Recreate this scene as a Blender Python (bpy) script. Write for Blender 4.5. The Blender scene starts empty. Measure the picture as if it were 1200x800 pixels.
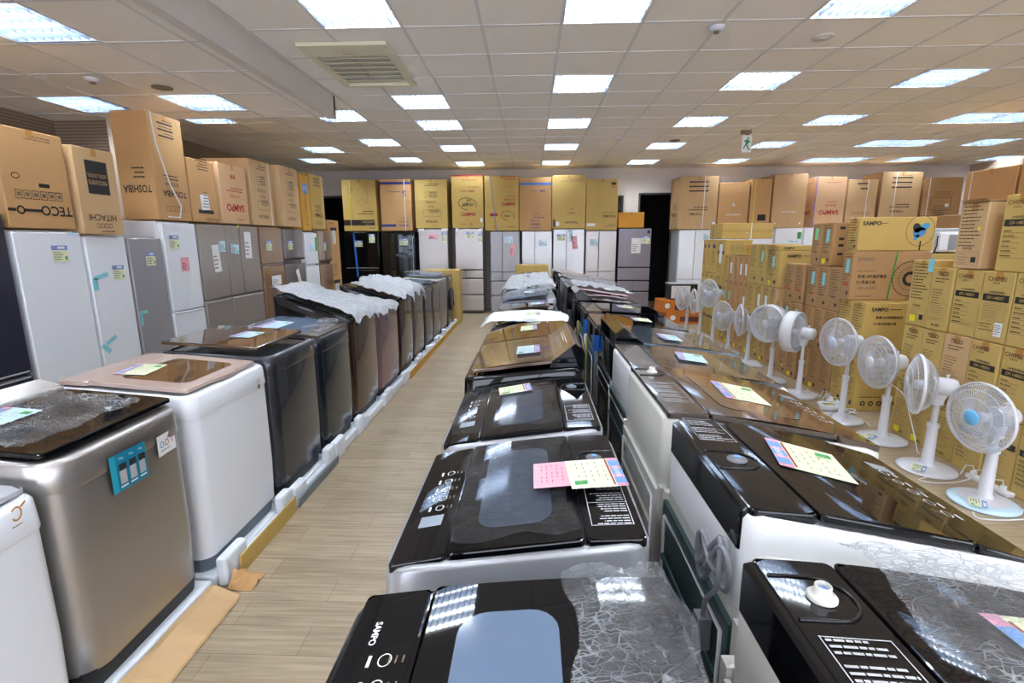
import bpy, math, random
from math import sin, cos, pi, radians as rad
from mathutils import Vector, Matrix
random.seed(7)
scn = bpy.context.scene
COL = scn.collection
# ---------------------------------------------------------------- camera, world, exposure
F_PX, PITCH, YAW, ROLL, CAM_Z = 590.0, .1977, .037, -.0048, 1.6
fw = Vector((-sin(YAW)*cos(PITCH), cos(YAW)*cos(PITCH), -sin(PITCH)))
r0 = Vector((cos(YAW), sin(YAW), 0)); u0 = r0.cross(fw)
rr = r0*cos(ROLL) + u0*sin(ROLL); uu = -r0*sin(ROLL) + u0*cos(ROLL)
cd = bpy.data.cameras.new('camera'); cam = bpy.data.objects.new('camera', cd); COL.objects.link(cam)
cd.sensor_width = 36; cd.lens = 36*F_PX/1200; cd.clip_start = .02
M = Matrix((rr, uu, -fw)).transposed().to_4x4(); M.translation = Vector((0, 0, CAM_Z)); cam.matrix_world = M
scn.camera = cam
w = bpy.data.worlds.new('world'); scn.world = w; w.use_nodes = True
w.node_tree.nodes['Background'].inputs[0].default_value = (.8, .85, 1, 1)
w.node_tree.nodes['Background'].inputs[1].default_value = 2.6
scn.view_settings.view_transform = 'Standard'; scn.view_settings.look = 'None'
scn.view_settings.gamma = 1; scn.view_settings.use_curve_mapping = False
scn.view_settings.exposure = 1.2
TUBE = 42.0
cy = scn.cycles
cy.max_bounces = 8; cy.diffuse_bounces = 4; cy.glossy_bounces = 4; cy.transmission_bounces = 4; cy.transparent_max_bounces = 12
cy.sample_clamp_indirect = 6; cy.caustics_reflective = False; cy.caustics_refractive = False
cy.use_denoising = True; cy.use_light_tree = True

# ---------------------------------------------------------------- materials
def lin(v):
    v /= 255.0
    return v/12.92 if v <= .04045 else ((v+.055)/1.055)**2.4
def C(r, g, b): return (lin(r), lin(g), lin(b), 1)
MATS = {}
def mat(name, col, rough=.5, metal=0, coat=0, noise=0, nscale=8, stretch=(1, 1, 1), bump=0, bscale=60, emit=0, alpha=1, aniso=0):
    if name in MATS: return MATS[name]
    m = bpy.data.materials.new(name); m.use_nodes = True; nt = m.node_tree; N = nt.nodes; L = nt.links
    b = N['Principled BSDF']
    b.inputs['Base Color'].default_value = col; b.inputs['Roughness'].default_value = rough
    b.inputs['Metallic'].default_value = metal; b.inputs['Coat Weight'].default_value = coat
    b.inputs['Coat Roughness'].default_value = .04; b.inputs['Alpha'].default_value = alpha
    if aniso: b.inputs['Anisotropic'].default_value = aniso
    if emit:
        b.inputs['Emission Color'].default_value = col; b.inputs['Emission Strength'].default_value = emit
    if noise or bump:
        tc = N.new('ShaderNodeTexCoord'); mp = N.new('ShaderNodeMapping'); mp.inputs['Scale'].default_value = stretch
        L.new(tc.outputs['Object'], mp.inputs['Vector'])
    if noise:
        n = N.new('ShaderNodeTexNoise'); n.inputs['Scale'].default_value = nscale; n.inputs['Detail'].default_value = 5
        L.new(mp.outputs[0], n.inputs['Vector'])
        mx = N.new('ShaderNodeMix'); mx.data_type = 'RGBA'
        mx.inputs[6].default_value = tuple(c*(1-noise) for c in col[:3])+(1,)
        mx.inputs[7].default_value = tuple(min(1, c*(1+noise)) for c in col[:3])+(1,)
        L.new(n.outputs['Fac'], mx.inputs[0]); L.new(mx.outputs[2], b.inputs['Base Color'])
    if bump:
        n2 = N.new('ShaderNodeTexNoise'); n2.inputs['Scale'].default_value = bscale
        L.new(mp.outputs[0], n2.inputs['Vector'])
        bp = N.new('ShaderNodeBump'); bp.inputs['Strength'].default_value = bump; bp.inputs['Distance'].default_value = .002
        L.new(n2.outputs['Fac'], bp.inputs['Height']); L.new(bp.outputs[0], b.inputs['Normal'])
    MATS[name] = m
    return m
def film_mat(name, amin, amax, scale, rough=.14, lo=.45, hi=.75):
    m = bpy.data.materials.new(name); m.use_nodes = True; nt = m.node_tree; N = nt.nodes; L = nt.links
    b = N['Principled BSDF']; b.inputs['Base Color'].default_value = (.9, .93, .98, 1); b.inputs['Roughness'].default_value = rough
    tc = N.new('ShaderNodeTexCoord'); nz = N.new('ShaderNodeTexNoise'); nz.inputs['Scale'].default_value = scale*.35; nz.inputs['Detail'].default_value = 3
    L.new(tc.outputs['Object'], nz.inputs['Vector'])
    ad = N.new('ShaderNodeVectorMath'); ad.operation = 'MULTIPLY_ADD'; L.new(nz.outputs['Color'], ad.inputs[0]); ad.inputs[1].default_value = (.05, .05, .02); L.new(tc.outputs['Object'], ad.inputs[2])
    hs = []
    for k, (sc, th) in enumerate(((1, .035), (2.1, .05), (3.7, .08))):
        mp = N.new('ShaderNodeMapping'); mp.inputs['Rotation'].default_value = (0, 0, .6+1.1*k); mp.inputs['Scale'].default_value = (1, 2.1, 1); L.new(ad.outputs[0], mp.inputs[0])
        v = N.new('ShaderNodeTexVoronoi'); v.feature = 'DISTANCE_TO_EDGE'; v.inputs['Scale'].default_value = scale*sc; L.new(mp.outputs[0], v.inputs['Vector'])
        r = N.new('ShaderNodeMapRange'); r.inputs[1].default_value = 0; r.inputs[2].default_value = th; r.inputs[3].default_value = 1; r.inputs[4].default_value = 0
        L.new(v.outputs['Distance'], r.inputs[0]); hs.append(r)
    m1 = N.new('ShaderNodeMath'); m1.operation = 'MAXIMUM'; L.new(hs[0].outputs[0], m1.inputs[0]); L.new(hs[1].outputs[0], m1.inputs[1])
    m2 = N.new('ShaderNodeMath'); m2.operation = 'MAXIMUM'; L.new(m1.outputs[0], m2.inputs[0]); L.new(hs[2].outputs[0], m2.inputs[1])
    n3 = N.new('ShaderNodeTexNoise'); n3.inputs['Scale'].default_value = scale*.5; n3.inputs['Detail'].default_value = 3; L.new(ad.outputs[0], n3.inputs['Vector'])
    r3 = N.new('ShaderNodeMapRange'); r3.inputs[1].default_value = lo; r3.inputs[2].default_value = hi; L.new(n3.outputs['Fac'], r3.inputs[0])
    m3 = N.new('ShaderNodeMath'); m3.operation = 'MULTIPLY'; L.new(m2.outputs[0], m3.inputs[0]); L.new(r3.outputs[0], m3.inputs[1])
    mr = N.new('ShaderNodeMapRange'); mr.inputs[3].default_value = amin; mr.inputs[4].default_value = amax
    L.new(m3.outputs[0], mr.inputs[0]); L.new(mr.outputs[0], b.inputs['Alpha'])
    bp = N.new('ShaderNodeBump'); bp.inputs['Strength'].default_value = 1; bp.inputs['Distance'].default_value = .012
    L.new(m2.outputs[0], bp.inputs['Height']); L.new(bp.outputs[0], b.inputs['Normal'])
    MATS[name] = m
    return m
def floor_mat():
    m = bpy.data.materials.new('wood_plank_floor'); m.use_nodes = True; nt = m.node_tree; N = nt.nodes; L = nt.links
    b = N['Principled BSDF']; b.inputs['Roughness'].default_value = .42
    tc = N.new('ShaderNodeTexCoord')
    br = N.new('ShaderNodeTexBrick'); br.offset = .37; br.squash = 1
    br.inputs['Scale'].default_value = 1; br.inputs['Brick Width'].default_value = .92; br.inputs['Row Height'].default_value = .152
    br.inputs['Mortar Size'].default_value = .0012; br.inputs['Mortar Smooth'].default_value = .1; br.inputs['Bias'].default_value = 0
    br.inputs['Color1'].default_value = C(178, 160, 134); br.inputs['Color2'].default_value = C(166, 148, 122); br.inputs['Mortar'].default_value = C(118, 102, 82)
    L.new(tc.outputs['Object'], br.inputs['Vector'])
    mp = N.new('ShaderNodeMapping'); mp.inputs['Scale'].default_value = (1.2, 26, 1); L.new(tc.outputs['Object'], mp.inputs['Vector'])
    n = N.new('ShaderNodeTexNoise'); n.inputs['Scale'].default_value = 2.5; n.inputs['Detail'].default_value = 8; n.inputs['Distortion'].default_value = .5
    L.new(mp.outputs[0], n.inputs['Vector'])
    cr = N.new('ShaderNodeValToRGB'); cr.color_ramp.elements[0].position = .3; cr.color_ramp.elements[0].color = (.68, .66, .63, 1)
    cr.color_ramp.elements[1].position = .66; cr.color_ramp.elements[1].color = (1.08, 1.07, 1.05, 1)
    L.new(n.outputs['Fac'], cr.inputs[0])
    mx = N.new('ShaderNodeMix'); mx.data_type = 'RGBA'; mx.blend_type = 'MULTIPLY'; mx.inputs[0].default_value = 1
    L.new(br.outputs['Color'], mx.inputs[6]); L.new(cr.outputs[0], mx.inputs[7]); L.new(mx.outputs[2], b.inputs['Base Color'])
    MATS['floor'] = m
    return m
def panel_mat():
    m = bpy.data.materials.new('ribbed_wall_panel'); m.use_nodes = True; nt = m.node_tree; N = nt.nodes; L = nt.links
    b = N['Principled BSDF']; b.inputs['Roughness'].default_value = .6
    tc = N.new('ShaderNodeTexCoord'); wv = N.new('ShaderNodeTexWave'); wv.bands_direction = 'Z'; wv.inputs['Scale'].default_value = 9; wv.inputs['Distortion'].default_value = .4
    L.new(tc.outputs['Object'], wv.inputs['Vector'])
    cr = N.new('ShaderNodeValToRGB'); cr.color_ramp.elements[0].color = C(122, 104, 86); cr.color_ramp.elements[1].color = C(158, 140, 120)
    L.new(wv.outputs['Fac'], cr.inputs[0]); L.new(cr.outputs[0], b.inputs['Base Color'])
    MATS['panel'] = m
    return m

def carton_mat(name, col):
    return mat(name, col, .75, noise=.1, nscale=5, bump=.25, bscale=90, stretch=(1, 1, .25))
TAN = carton_mat('carton_tan', C(196, 152, 100)); TAN2 = carton_mat('carton_light_tan', C(204, 168, 122)); YEL = carton_mat('carton_yellow', C(200, 168, 94))
YEL2 = carton_mat('carton_khaki', C(196, 166, 96)); BRN = carton_mat('carton_brown', C(180, 140, 94)); GLD = carton_mat('carton_golden', C(214, 160, 62))
PNK = carton_mat('carton_pinkish', C(212, 170, 128)); ORG = carton_mat('carton_orange', C(214, 150, 52))
INK = mat('ink_black', C(38, 34, 32), .6); RED = mat('ink_red', C(168, 36, 40), .6); BLU = mat('ink_blue', C(40, 52, 130), .6); GRY = mat('ink_grey', C(120, 104, 84), .7)
TAPE = mat('brown_tape', C(184, 132, 66), .3); WTAPE = mat('white_strap', C(236, 236, 240), .35); BTAPE = mat('blue_strap', C(36, 110, 200), .4)
YTAPE = mat('yellow_strap', C(226, 214, 30), .4); GTAPE = mat('green_strap', C(20, 170, 70), .4); PTAPE = mat('violet_strap', C(70, 56, 190), .4)
PAPER = mat('paper_white', C(240, 240, 242), .5); PINK = mat('paper_pink', C(240, 176, 190), .5); CYAN = mat('paper_cyan', C(140, 212, 222), .5)
PALEG = mat('paper_pale_green', C(230, 236, 200), .45); SKY = mat('paper_sky_blue', C(198, 228, 242), .45); DOTR = mat('red_dot', C(226, 30, 34), .5); DOTY = mat('yellow_dot', C(240, 226, 30), .5)
GREENP = mat('paper_green', C(140, 216, 150), .5); LIME = mat('print_green', C(60, 160, 80), .5); MAG = mat('print_magenta', C(216, 150, 176), .5); BLUEP = mat('print_blue', C(110, 156, 214), .5); CRULE = mat('print_olive', C(178, 182, 140), .6)
WHT = mat('white_enamel', C(238, 241, 246), .28, coat=.4); WHT2 = mat('white_plastic', C(232, 233, 236), .35); OFFW = mat('beige_white_plastic', C(214, 212, 204), .35, coat=.2)
SIL = mat('silver_paint', C(176, 178, 184), .3, metal=.35, coat=.4); SILB = mat('silver_plastic', C(190, 190, 194), .32, metal=.2)
STEEL = mat('brushed_steel', C(182, 178, 174), .32, metal=.9, noise=.08, nscale=40, stretch=(1, 1, 30), bump=.04, bscale=300)
BLK = mat('gloss_black', C(10, 11, 15), .05); BLKM = mat('matt_black', C(20, 20, 22), .45); GLS = mat('black_glass', C(8, 9, 14), .03)
BGL = mat('brown_mirror_glass', C(92, 70, 52), .06, metal=.55, coat=1); SMK = mat('smoked_window', C(104, 122, 146), .1)
DGRY = mat('dark_grey_metal', C(66, 69, 76), .25, metal=.6, coat=.5); DBLU = mat('blue_black_metal', C(44, 50, 62), .22, metal=.6, coat=.5)
BROWN = mat('brown_metal', C(88, 68, 56), .2, metal=.7, coat=.5); ROSE = mat('rose_metal', C(150, 124, 130), .26, metal=.6, coat=.3); DBRN = mat('dark_brown_metal', C(66, 48, 42), .18, metal=.7, coat=.6)
GREIGE = mat('grey_brown_metal', C(120, 110, 104), .25, metal=.6, coat=.4); ROSEL = mat('rose_gold_plastic', C(206, 182, 172), .25, metal=.3, coat=.5)
FRSIL = mat('fridge_silver', C(186, 181, 178), .3, metal=.5, noise=.03, nscale=30, stretch=(30, 30, 1)); FRGRY = mat('fridge_grey', C(164, 163, 168), .32, metal=.2)
TAUPE = mat('fridge_taupe_glass', C(160, 150, 144), .14, metal=.1, coat=.6); FRBRN = mat('fridge_brown_glass', C(152, 120, 94), .1, metal=.1, coat=.8); FRDG = mat('fridge_dark_grey', C(122, 114, 114), .12, metal=.15, coat=.7)
FRPUR = mat('fridge_violet_grey', C(140, 134, 144), .28, metal=.3); NAVY = mat('fridge_navy', C(56, 58, 74), .3, metal=.3, coat=.3); FRW = mat('fridge_white', C(238, 242, 248), .22, coat=.4)
FRMIR = mat('fridge_mirror_black', C(40, 50, 54), .04, metal=.8, coat=1); PINKF = mat('pink_metal', C(200, 170, 168), .25, metal=.4)
BKP = mat('galvanised_green', C(60, 84, 86), .35, metal=.5); GPL = mat('grey_plastic', C(120, 122, 128), .5); CORD = mat('grey_cord', C(128, 130, 136), .5); WCORD = mat('white_cord', C(226, 226, 228), .5)
FOAM = mat('white_foam', C(232, 236, 242), .8, noise=.05, bump=.5, bscale=120); LGREEN = mat('teal_plastic', C(60, 190, 190), .5); DARKB = mat('skirt_grey', C(104, 114, 126), .5)
CEIL = mat('ceiling_tile', C(242, 236, 228), .85, noise=.03, nscale=60, bump=.15, bscale=160); TBAR = mat('ceiling_bar', C(214, 212, 212), .5); WALL = mat('wall_paint', C(214, 208, 202), .8, noise=.03)
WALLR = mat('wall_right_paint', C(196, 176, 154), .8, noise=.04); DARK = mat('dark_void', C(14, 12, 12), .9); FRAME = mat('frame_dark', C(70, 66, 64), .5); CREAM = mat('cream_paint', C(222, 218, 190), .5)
FANW = mat('fan_white', C(216, 217, 224), .35, coat=.15); FANG = mat('fan_wire', C(214, 216, 222), .4); BLADE = mat('fan_blade_clear', C(214, 222, 232), .15, alpha=.24); BLADEB = mat('fan_blade_blue', C(176, 210, 236), .15, alpha=.3)
FANB = mat('fan_badge_blue', C(110, 186, 236), .3); ICE = mat('fan_ice_blue', C(200, 226, 242), .3); BADGE = mat('badge_pale', C(200, 206, 226), .3)
REFL = mat('lamp_reflector', C(96, 106, 124), .4); LOUV = mat('lamp_louver', C(100, 112, 132), .35, metal=.3)
TUBEM = mat('lamp_tube', (.86, .94, 1, 1), .5, emit=TUBE)
FILM = film_mat('clear_crinkled_film', .1, .95, 10, .12, .35, .6); FILMW = film_mat('milky_crinkled_film', .86, 1, 8, .25, .2, .5); FILMT = film_mat('tight_clear_film', .04, .8, 6, .1, .55, .75)
SMKD = mat('smoked_window_dark', C(56, 66, 82), .08); BRP = mat('brown_panel', C(134, 104, 70), .22, noise=.15, nscale=20, coat=.3)
EXITG = mat('exit_green', C(20, 150, 80), .4); GOLDI = mat('gold_print', C(190, 130, 50), .4)
floor_mat(); panel_mat()

# ---------------------------------------------------------------- mesh builder
class MB:
    def __init__(s): s.v = []; s.f = []; s.m = []; s.ms = []; s.sm = []
    def mi(s, m):
        if m not in s.ms: s.ms.append(m)
        return s.ms.index(m)
    def add(s, V, F, m, smooth=False):
        o = len(s.v); s.v += [tuple(p) for p in V]; k = s.mi(m)
        for f in F: s.f.append(tuple(i+o for i in f)); s.m.append(k); s.sm.append(smooth)
        return s
    def box(s, x0, x1, y0, y1, z0, z1, m):
        V = [(x, y, z) for z in (z0, z1) for y in (y0, y1) for x in (x0, x1)]
        return s.add(V, [(0, 2, 3, 1), (4, 5, 7, 6), (0, 1, 5, 4), (2, 6, 7, 3), (0, 4, 6, 2), (1, 3, 7, 5)], m)
    def loft(s, rings, m, caps=True, smooth=True):
        n = len(rings[0]); V = [p for r in rings for p in r]; F = []
        for i in range(len(rings)-1):
            for j in range(n):
                a = i*n+j; b = i*n+(j+1) % n; F.append((a, b, b+n, a+n))
        s.add(V, F, m, smooth)
        if caps:
            s.add(rings[0], [tuple(range(n))[::-1]], m); s.add(rings[-1], [tuple(range(n))], m)
        return s
    def tube(s, P, r, m, n=6, closed=False, caps=True):
        P = [Vector(p) for p in P]; k = len(P); rings = []
        up = Vector((0, 0, 1)); prev = None
        for i in range(k):
            if closed: t = (P[(i+1) % k]-P[i-1])
            else: t = P[min(i+1, k-1)]-P[max(i-1, 0)]
            t.normalize()
            if prev is None:
                a = t.cross(up)
                if a.length < .1: a = t.cross(Vector((1, 0, 0)))
            else: a = prev-t*prev.dot(t)
            a.normalize(); prev = a; b = t.cross(a)
            ri = r[i] if isinstance(r, (list, tuple)) else r
            rings.append([P[i]+a*cos(2*pi*j/n)*ri+b*sin(2*pi*j/n)*ri for j in range(n)])
        if closed: rings.append(rings[0]); caps = False
        return s.loft(rings, m, caps=caps)
    def cyl(s, c, axis, r, h, m, n=20, r2=None):
        a = Vector(axis).normalized(); c = Vector(c); return s.tube([c, c+a*h], [r, r if r2 is None else r2], m, n)
    def lathe(s, prof, c, axis, m, n=28, closed_profile=False):
        a = Vector(axis).normalized(); t = Vector((0, 0, 1)) if abs(a.z) < .9 else Vector((1, 0, 0))
        b = a.cross(t).normalized(); d = a.cross(b); c = Vector(c)
        rings = [[c+a*h+(b*cos(2*pi*j/n)+d*sin(2*pi*j/n))*max(r, 1e-4) for j in range(n)] for r, h in prof]
        return s.loft(rings, m, caps=not closed_profile)
    def build(s, name, parent=None, bevel=0, loc=None):
        me = bpy.data.meshes.new(name); me.from_pydata(s.v, [], s.f)
        for mm in s.ms: me.materials.append(mm)
        me.polygons.foreach_set('material_index', s.m); me.polygons.foreach_set('use_smooth', s.sm); me.update()
        o = bpy.data.objects.new(name, me); COL.objects.link(o)
        if parent: o.parent = parent
        if loc: o.location = loc
        if bevel:
            b = o.modifiers.new('bevel', 'BEVEL'); b.width = bevel; b.segments = 2; b.limit_method = 'ANGLE'; b.angle_limit = rad(50)
        return o
def thing(name, label, cat, loc=(0, 0, 0), rz=0, group=None):
    o = bpy.data.objects.new(name, None); COL.objects.link(o); o.location = loc; o.rotation_euler = (0, 0, rz)
    return tag(o, label, cat, group)
def tag(o, label, cat, group=None):
    o['label'] = label; o['category'] = cat
    if group: o['group'] = group
    return o
def struct(o): o['kind'] = 'structure'; return o
def copy_tree(o, parent=None):
    c = o.copy(); COL.objects.link(c)
    if parent: c.parent = parent
    for ch in list(o.children): copy_tree(ch, c)
    return c
def rrect(x0, x1, y0, y1, r, z, n=5):
    P = []
    for cx, cyy, a0 in ((x1-r, y1-r, 0), (x0+r, y1-r, 90), (x0+r, y0+r, 180), (x1-r, y0+r, 270)):
        for k in range(n+1):
            a = rad(a0+90*k/n); P.append((cx+r*cos(a), cyy+r*sin(a), z(cx+r*cos(a)) if callable(z) else z))
    return P
def patch(mb, x0, x1, y0, y1, r, zf, m, rings=6):
    cx, cyy = (x0+x1)/2, (y0+y1)/2; R = []
    for k in range(rings+1):
        t = 1-k/rings*.999
        R.append([(cx+(p[0]-cx)*t, cyy+(p[1]-cyy)*t, zf(cx+(p[0]-cx)*t)) for p in rrect(x0, x1, y0, y1, r, 0)])
    mb.loft(R, m, caps=False)
def slab(mb, x0, x1, y0, y1, zf, t, m, nx=14, r=.02):
    r = min(r, .012)
    """curved slab that follows the profile zf(x) on top, t thick, with rounded plan corners"""
    e = .0035
    top = lambda dz: (lambda x: zf(x)+dz)
    mb.loft([rrect(x0, x1, y0, y1, r, top(-t)), rrect(x0, x1, y0, y1, r, top(-e)), rrect(x0+e*.3, x1-e*.3, y0+e*.3, y1-e*.3, r, top(-e*.3)), rrect(x0+e, x1-e, y0+e, y1-e, r, top(0))], m, caps=False, smooth=False)
    xs = [x0+e+(x1-x0-2*e)*i/nx for i in range(nx+1)]; V = []; F = []
    for x in xs:                                           # spine strips that close the rounded top
        d = min(x-(x0+e), (x1-e)-x); ins = r-math.sqrt(max(0, r*r-(r-d)**2)) if d < r else 0
        V += [(x, y0+e+ins, zf(x)), (x, y1-e-ins, zf(x))]
    for i in range(nx): F.append((2*i, 2*i+2, 2*i+3, 2*i+1))
    mb.add(V, F, m, True)

# ---------------------------------------------------------------- flat print: rectangles, words, rules
TXT = {}
def text_geo(s, bold=0):
    k = (s, bold)
    if k not in TXT:
        cu = bpy.data.curves.new('t', 'FONT'); cu.body = s; cu.size = 1; cu.resolution_u = 3; cu.offset = bold; cu.align_x = 'CENTER'
        ob = bpy.data.objects.new('t', cu); COL.objects.link(ob); dg = bpy.context.evaluated_depsgraph_get(); me = bpy.data.meshes.new_from_object(ob.evaluated_get(dg))
        V = [(v.co.x, v.co.y) for v in me.vertices]; Fs = [tuple(p.vertices) for p in me.polygons]
        bpy.data.objects.remove(ob); bpy.data.curves.remove(cu); bpy.data.meshes.remove(me)
        if V:
            xs = [p[0] for p in V]; ys = [p[1] for p in V]; cx = (min(xs)+max(xs))/2; cyy = (min(ys)+max(ys))/2; h = max(ys)-min(ys); wd = max(xs)-min(xs)
            V = [((p[0]-cx)/h, (p[1]-cyy)/h) for p in V]; wd /= h
        else: wd = 0
        TXT[k] = (V, Fs, wd)
    return TXT[k]
class Face:
    """a plane on a part: origin o, right u, up v, outward n"""
    def __init__(s, mb, o, u, v): s.mb = mb; s.o = Vector(o); s.u = Vector(u).normalized(); s.v = Vector(v).normalized(); s.n = s.u.cross(s.v); s.flip = 1; s.map = None
    def P(s, a, b, l=1):
        if s.map: return s.map(a*s.flip, b*s.flip, l)
        return s.o+s.u*a*s.flip+s.v*b*s.flip+s.n*(.0007*l)
    def rect(s, a0, b0, a1, b1, m, l=1, tilt=0):
        ca, cb = (a0+a1)/2, (b0+b1)/2; ct, st = cos(tilt), sin(tilt)
        q = [(ca+(a-ca)*ct-(b-cb)*st, cb+(a-ca)*st+(b-cb)*ct) for a, b in ((a0, b0), (a1, b0), (a1, b1), (a0, b1))]
        s.mb.add([s.P(a, b, l) for a, b in q], [(0, 1, 2, 3)], m); return s
    def text(s, t, a, b, h, m, bold=0, l=2, maxw=None, sx=1, tilt=0, mirror=0):
        V, F, wd = text_geo(t, bold)
        k = h*sx
        if maxw and wd*k > maxw: k = maxw/wd
        ct, st = cos(tilt), sin(tilt)
        s.mb.add([s.P(a+x*k*ct-y*h*st, b+x*k*st+y*h*ct, l) for x, y in V], F, m); return s
    def rules(s, a0, b0, a1, n, pitch, m, th=None, l=2, seed=0):
        rg = random.Random(seed+n); th = th or pitch*.35
        for i in range(n):
            b = b0-i*pitch; a = a0; end = a0+(a1-a0)*rg.uniform(.6, 1)
            while a < end:
                wd = rg.uniform(.08, .22)*(a1-a0); s.rect(a, b-th/2, min(a+wd, end), b+th/2, m, l); a += wd+.025*(a1-a0)
        return s
    def ring(s, a, b, ra, rb, th, m, l=2, n=28, a0=0, a1=360, tilt=0):
        V = []; F = []; ct, st = cos(tilt), sin(tilt)
        for i in range(n+1):
            t = rad(a0+(a1-a0)*i/n)
            for k in (1, 0):
                x, y = (ra-th*k)*cos(t), (rb-th*k)*sin(t); V.append(s.P(a+x*ct-y*st, b+x*st+y*ct, l))
        for i in range(n): F.append((2*i, 2*i+1, 2*i+3, 2*i+2))
        s.mb.add(V, F, m); return s
    def frame(s, a0, b0, a1, b1, th, m, l=2):
        for q in ((a0, b0, a1, b0+th), (a0, b1-th, a1, b1), (a0, b0, a0+th, b1), (a1-th, b0, a1, b1)): s.rect(*q, m, l)
        return s
def price_card(fc, a, b, w_=.13, h_=.1, kind='green', tilt=0, l=3):
    """a printed shop price card: coloured head, pale body, a few rules"""
    body = {'green': PALEG, 'blue': SKY, 'pink': PINK, 'white': PAPER}[kind]
    fc.rect(a-w_/2, b-h_/2, a+w_/2, b+h_/2, body, l)
    if kind in ('green', 'blue'):
        fc.rect(a-w_/2, b+h_*.22, a+w_/2, b+h_/2, BLUEP if kind == 'green' else SKY, l+1)
        fc.rect(a-w_*.12, b+h_*.3, a+w_*.34, b+h_*.44, PAPER, l+2); fc.text('節能', a-w_*.3, b+h_*.36, h_*.16, MAG if kind == 'green' else BLUEP, l=l+2)
        fc.rect(a+w_*.28, b-h_*.36, a+w_*.42, b-h_*.16, LIME, l+2)
    fc.rules(a-w_*.42, b+h_*.08, a+w_*.25, 4, h_*.14, GRY if kind != 'pink' else RED, l=l+2, seed=int(a*100))

# ---------------------------------------------------------------- room
def quad_grid(mb, xs, ys, z, m, skip=(), down=True):
    for i in range(len(xs)-1):
        for j in range(len(ys)-1):
            if (i, j) in skip: continue
            q = [(xs[i], ys[j], z), (xs[i+1], ys[j], z), (xs[i+1], ys[j+1], z), (xs[i], ys[j+1], z)]
            mb.add(q if not down else q[::-1], [(0, 1, 2, 3)], m)
GX, GY, ZC, ZL = .227, 4.175, 3.19, 2.98
XL, XR, YB, YF = -5.5, 9.68, 12.0, -3.6
LX1, LY1 = -2.2, 6.0                                       # corner of the lower ceiling
LAMPS = [(0, -1), (0, 2), (0, 5), (0, 8), (0, 11), (-3, -1), (-3, 3), (-3, 5), (-3, 8), (-3, 11), (-5, 4), (-5, 7), (-5, 10), (-7, 8), (-8, 10), (-8, 4),
         (3, -1), (3, 2), (3, 5), (3, 8), (3, 11), (6, -1), (6, 2), (6, 5), (6, 8), (6, 11), (9, 5), (10, 5), (9, 8), (10, 8), (9, 11), (10, 11), (12, 8), (12, 11), (15, 11),
         (0, -4), (0, -7), (3, -4), (3, -7), (-3, -4), (-3, -7), (6, -4), (6, -7), (9, -1), (9, 2), (12, 5), (0, -10), (3, -10), (-3, -10)]
LOWL = [(-4.85, 5.05), (-3.6, 5.05), (-3.6, 3.15), (-4.85, 3.15), (-3.6, 1.25), (-3.6, -.65)]
def clipped(lo, hi, g, p):
    k0 = math.ceil((lo-g)/p-1e-6); a = [lo]; k = k0
    while g+k*p < hi-1e-4:
        if g+k*p > lo+1e-4: a.append(g+k*p)
        k += 1
    return a+[hi]
mb = MB()
for x0, x1, y0, y1 in ((LX1, XR, YF, YB), (XL, LX1, LY1, YB)):
    xs = clipped(x0, x1, GX, .6); ys = clipped(y0, y1, GY, .6); skip = set()
    for i, j in LAMPS:
        for a in range(len(xs)-1):
            for b in range(len(ys)-1):
                if abs(xs[a]-(GX+i*.6)) < .01 and abs(ys[b]-(GY+j*.6)) < .01: skip.add((a, b))
    quad_grid(mb, xs, ys, ZC, CEIL, skip)
    for x in xs[1:-1]: mb.box(x-.011, x+.011, y0, y1, ZC-.006, ZC+.002, TBAR)
    for y in ys[1:-1]: mb.box(x0, x1, y-.011, y+.011, ZC-.005, ZC+.002, TBAR)
mb.add([(XL, YF, ZC+.3), (XR, YF, ZC+.3), (XR, YB, ZC+.3), (XL, YB, ZC+.3)], [(0, 3, 2, 1)], CEIL)
struct(mb.build('ceiling'))
mb = MB(); xs = clipped(XL, LX1, -3.6, .6); ys = clipped(YF, LY1, 3.15, .6333); skip = set()
for lx, ly in LOWL:
    for a in range(len(xs)-1):
        for b in range(len(ys)-1):
            if abs(xs[a]-lx) < .06 and abs(ys[b]-ly) < .05: skip.add((a, b))
quad_grid(mb, xs, ys, ZL, CEIL, skip)
for x in xs[1:-1]: mb.box(x-.011, x+.011, YF, LY1, ZL-.006, ZL+.002, TBAR)
for y in ys[1:-1]: mb.box(XL, LX1, y-.011, y+.011, ZL-.005, ZL+.002, TBAR)
mb.box(LX1-.09, LX1, YF, LY1, ZL-.02, ZC+.02, WALL); mb.box(XL, LX1, LY1-.05, LY1, ZL-.004, ZC+.02, WALL)
struct(mb.build('trim_1'))
mb = MB(); mb.add([(XL, YF, 0), (XR, YF, 0), (XR, YB+1.5, 0), (XL, YB+1.5, 0)], [(0, 1, 2, 3)], MATS['floor']); struct(mb.build('floor'))
mb = MB()
def wall_holes(mb, x0, x1, y, z1, holes, m, th=.15):
    xs = sorted({x0, x1, *[h[0] for h in holes], *[h[1] for h in holes]})
    for a, b in zip(xs, xs[1:]):
        hs = [h for h in holes if h[0] <= a+1e-6 and h[1] >= b-1e-6]
        if not hs: mb.box(a, b, y, y+th, 0, z1, m)
        for h in hs:
            if h[2] > 0: mb.box(a, b, y, y+th, 0, h[2], m)
            mb.box(a, b, y, y+th, h[3], z1, m)
wall_holes(mb, XL, XR, YB, ZC+.3, [(2.5, 3.2, 0, 2.61), (-5.0, -4.15, 0, 2.6), (1.72, 2.12, 1.6, 2.6), (9.2, 9.5, 1.7, 2.55)], WALL)
struct(mb.build('wall_back'))
mb = MB(); mb.box(XL-.15, XL, YF, YB, 0, ZC+.3, MATS['panel']); struct(mb.build('wall_left'))
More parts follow.
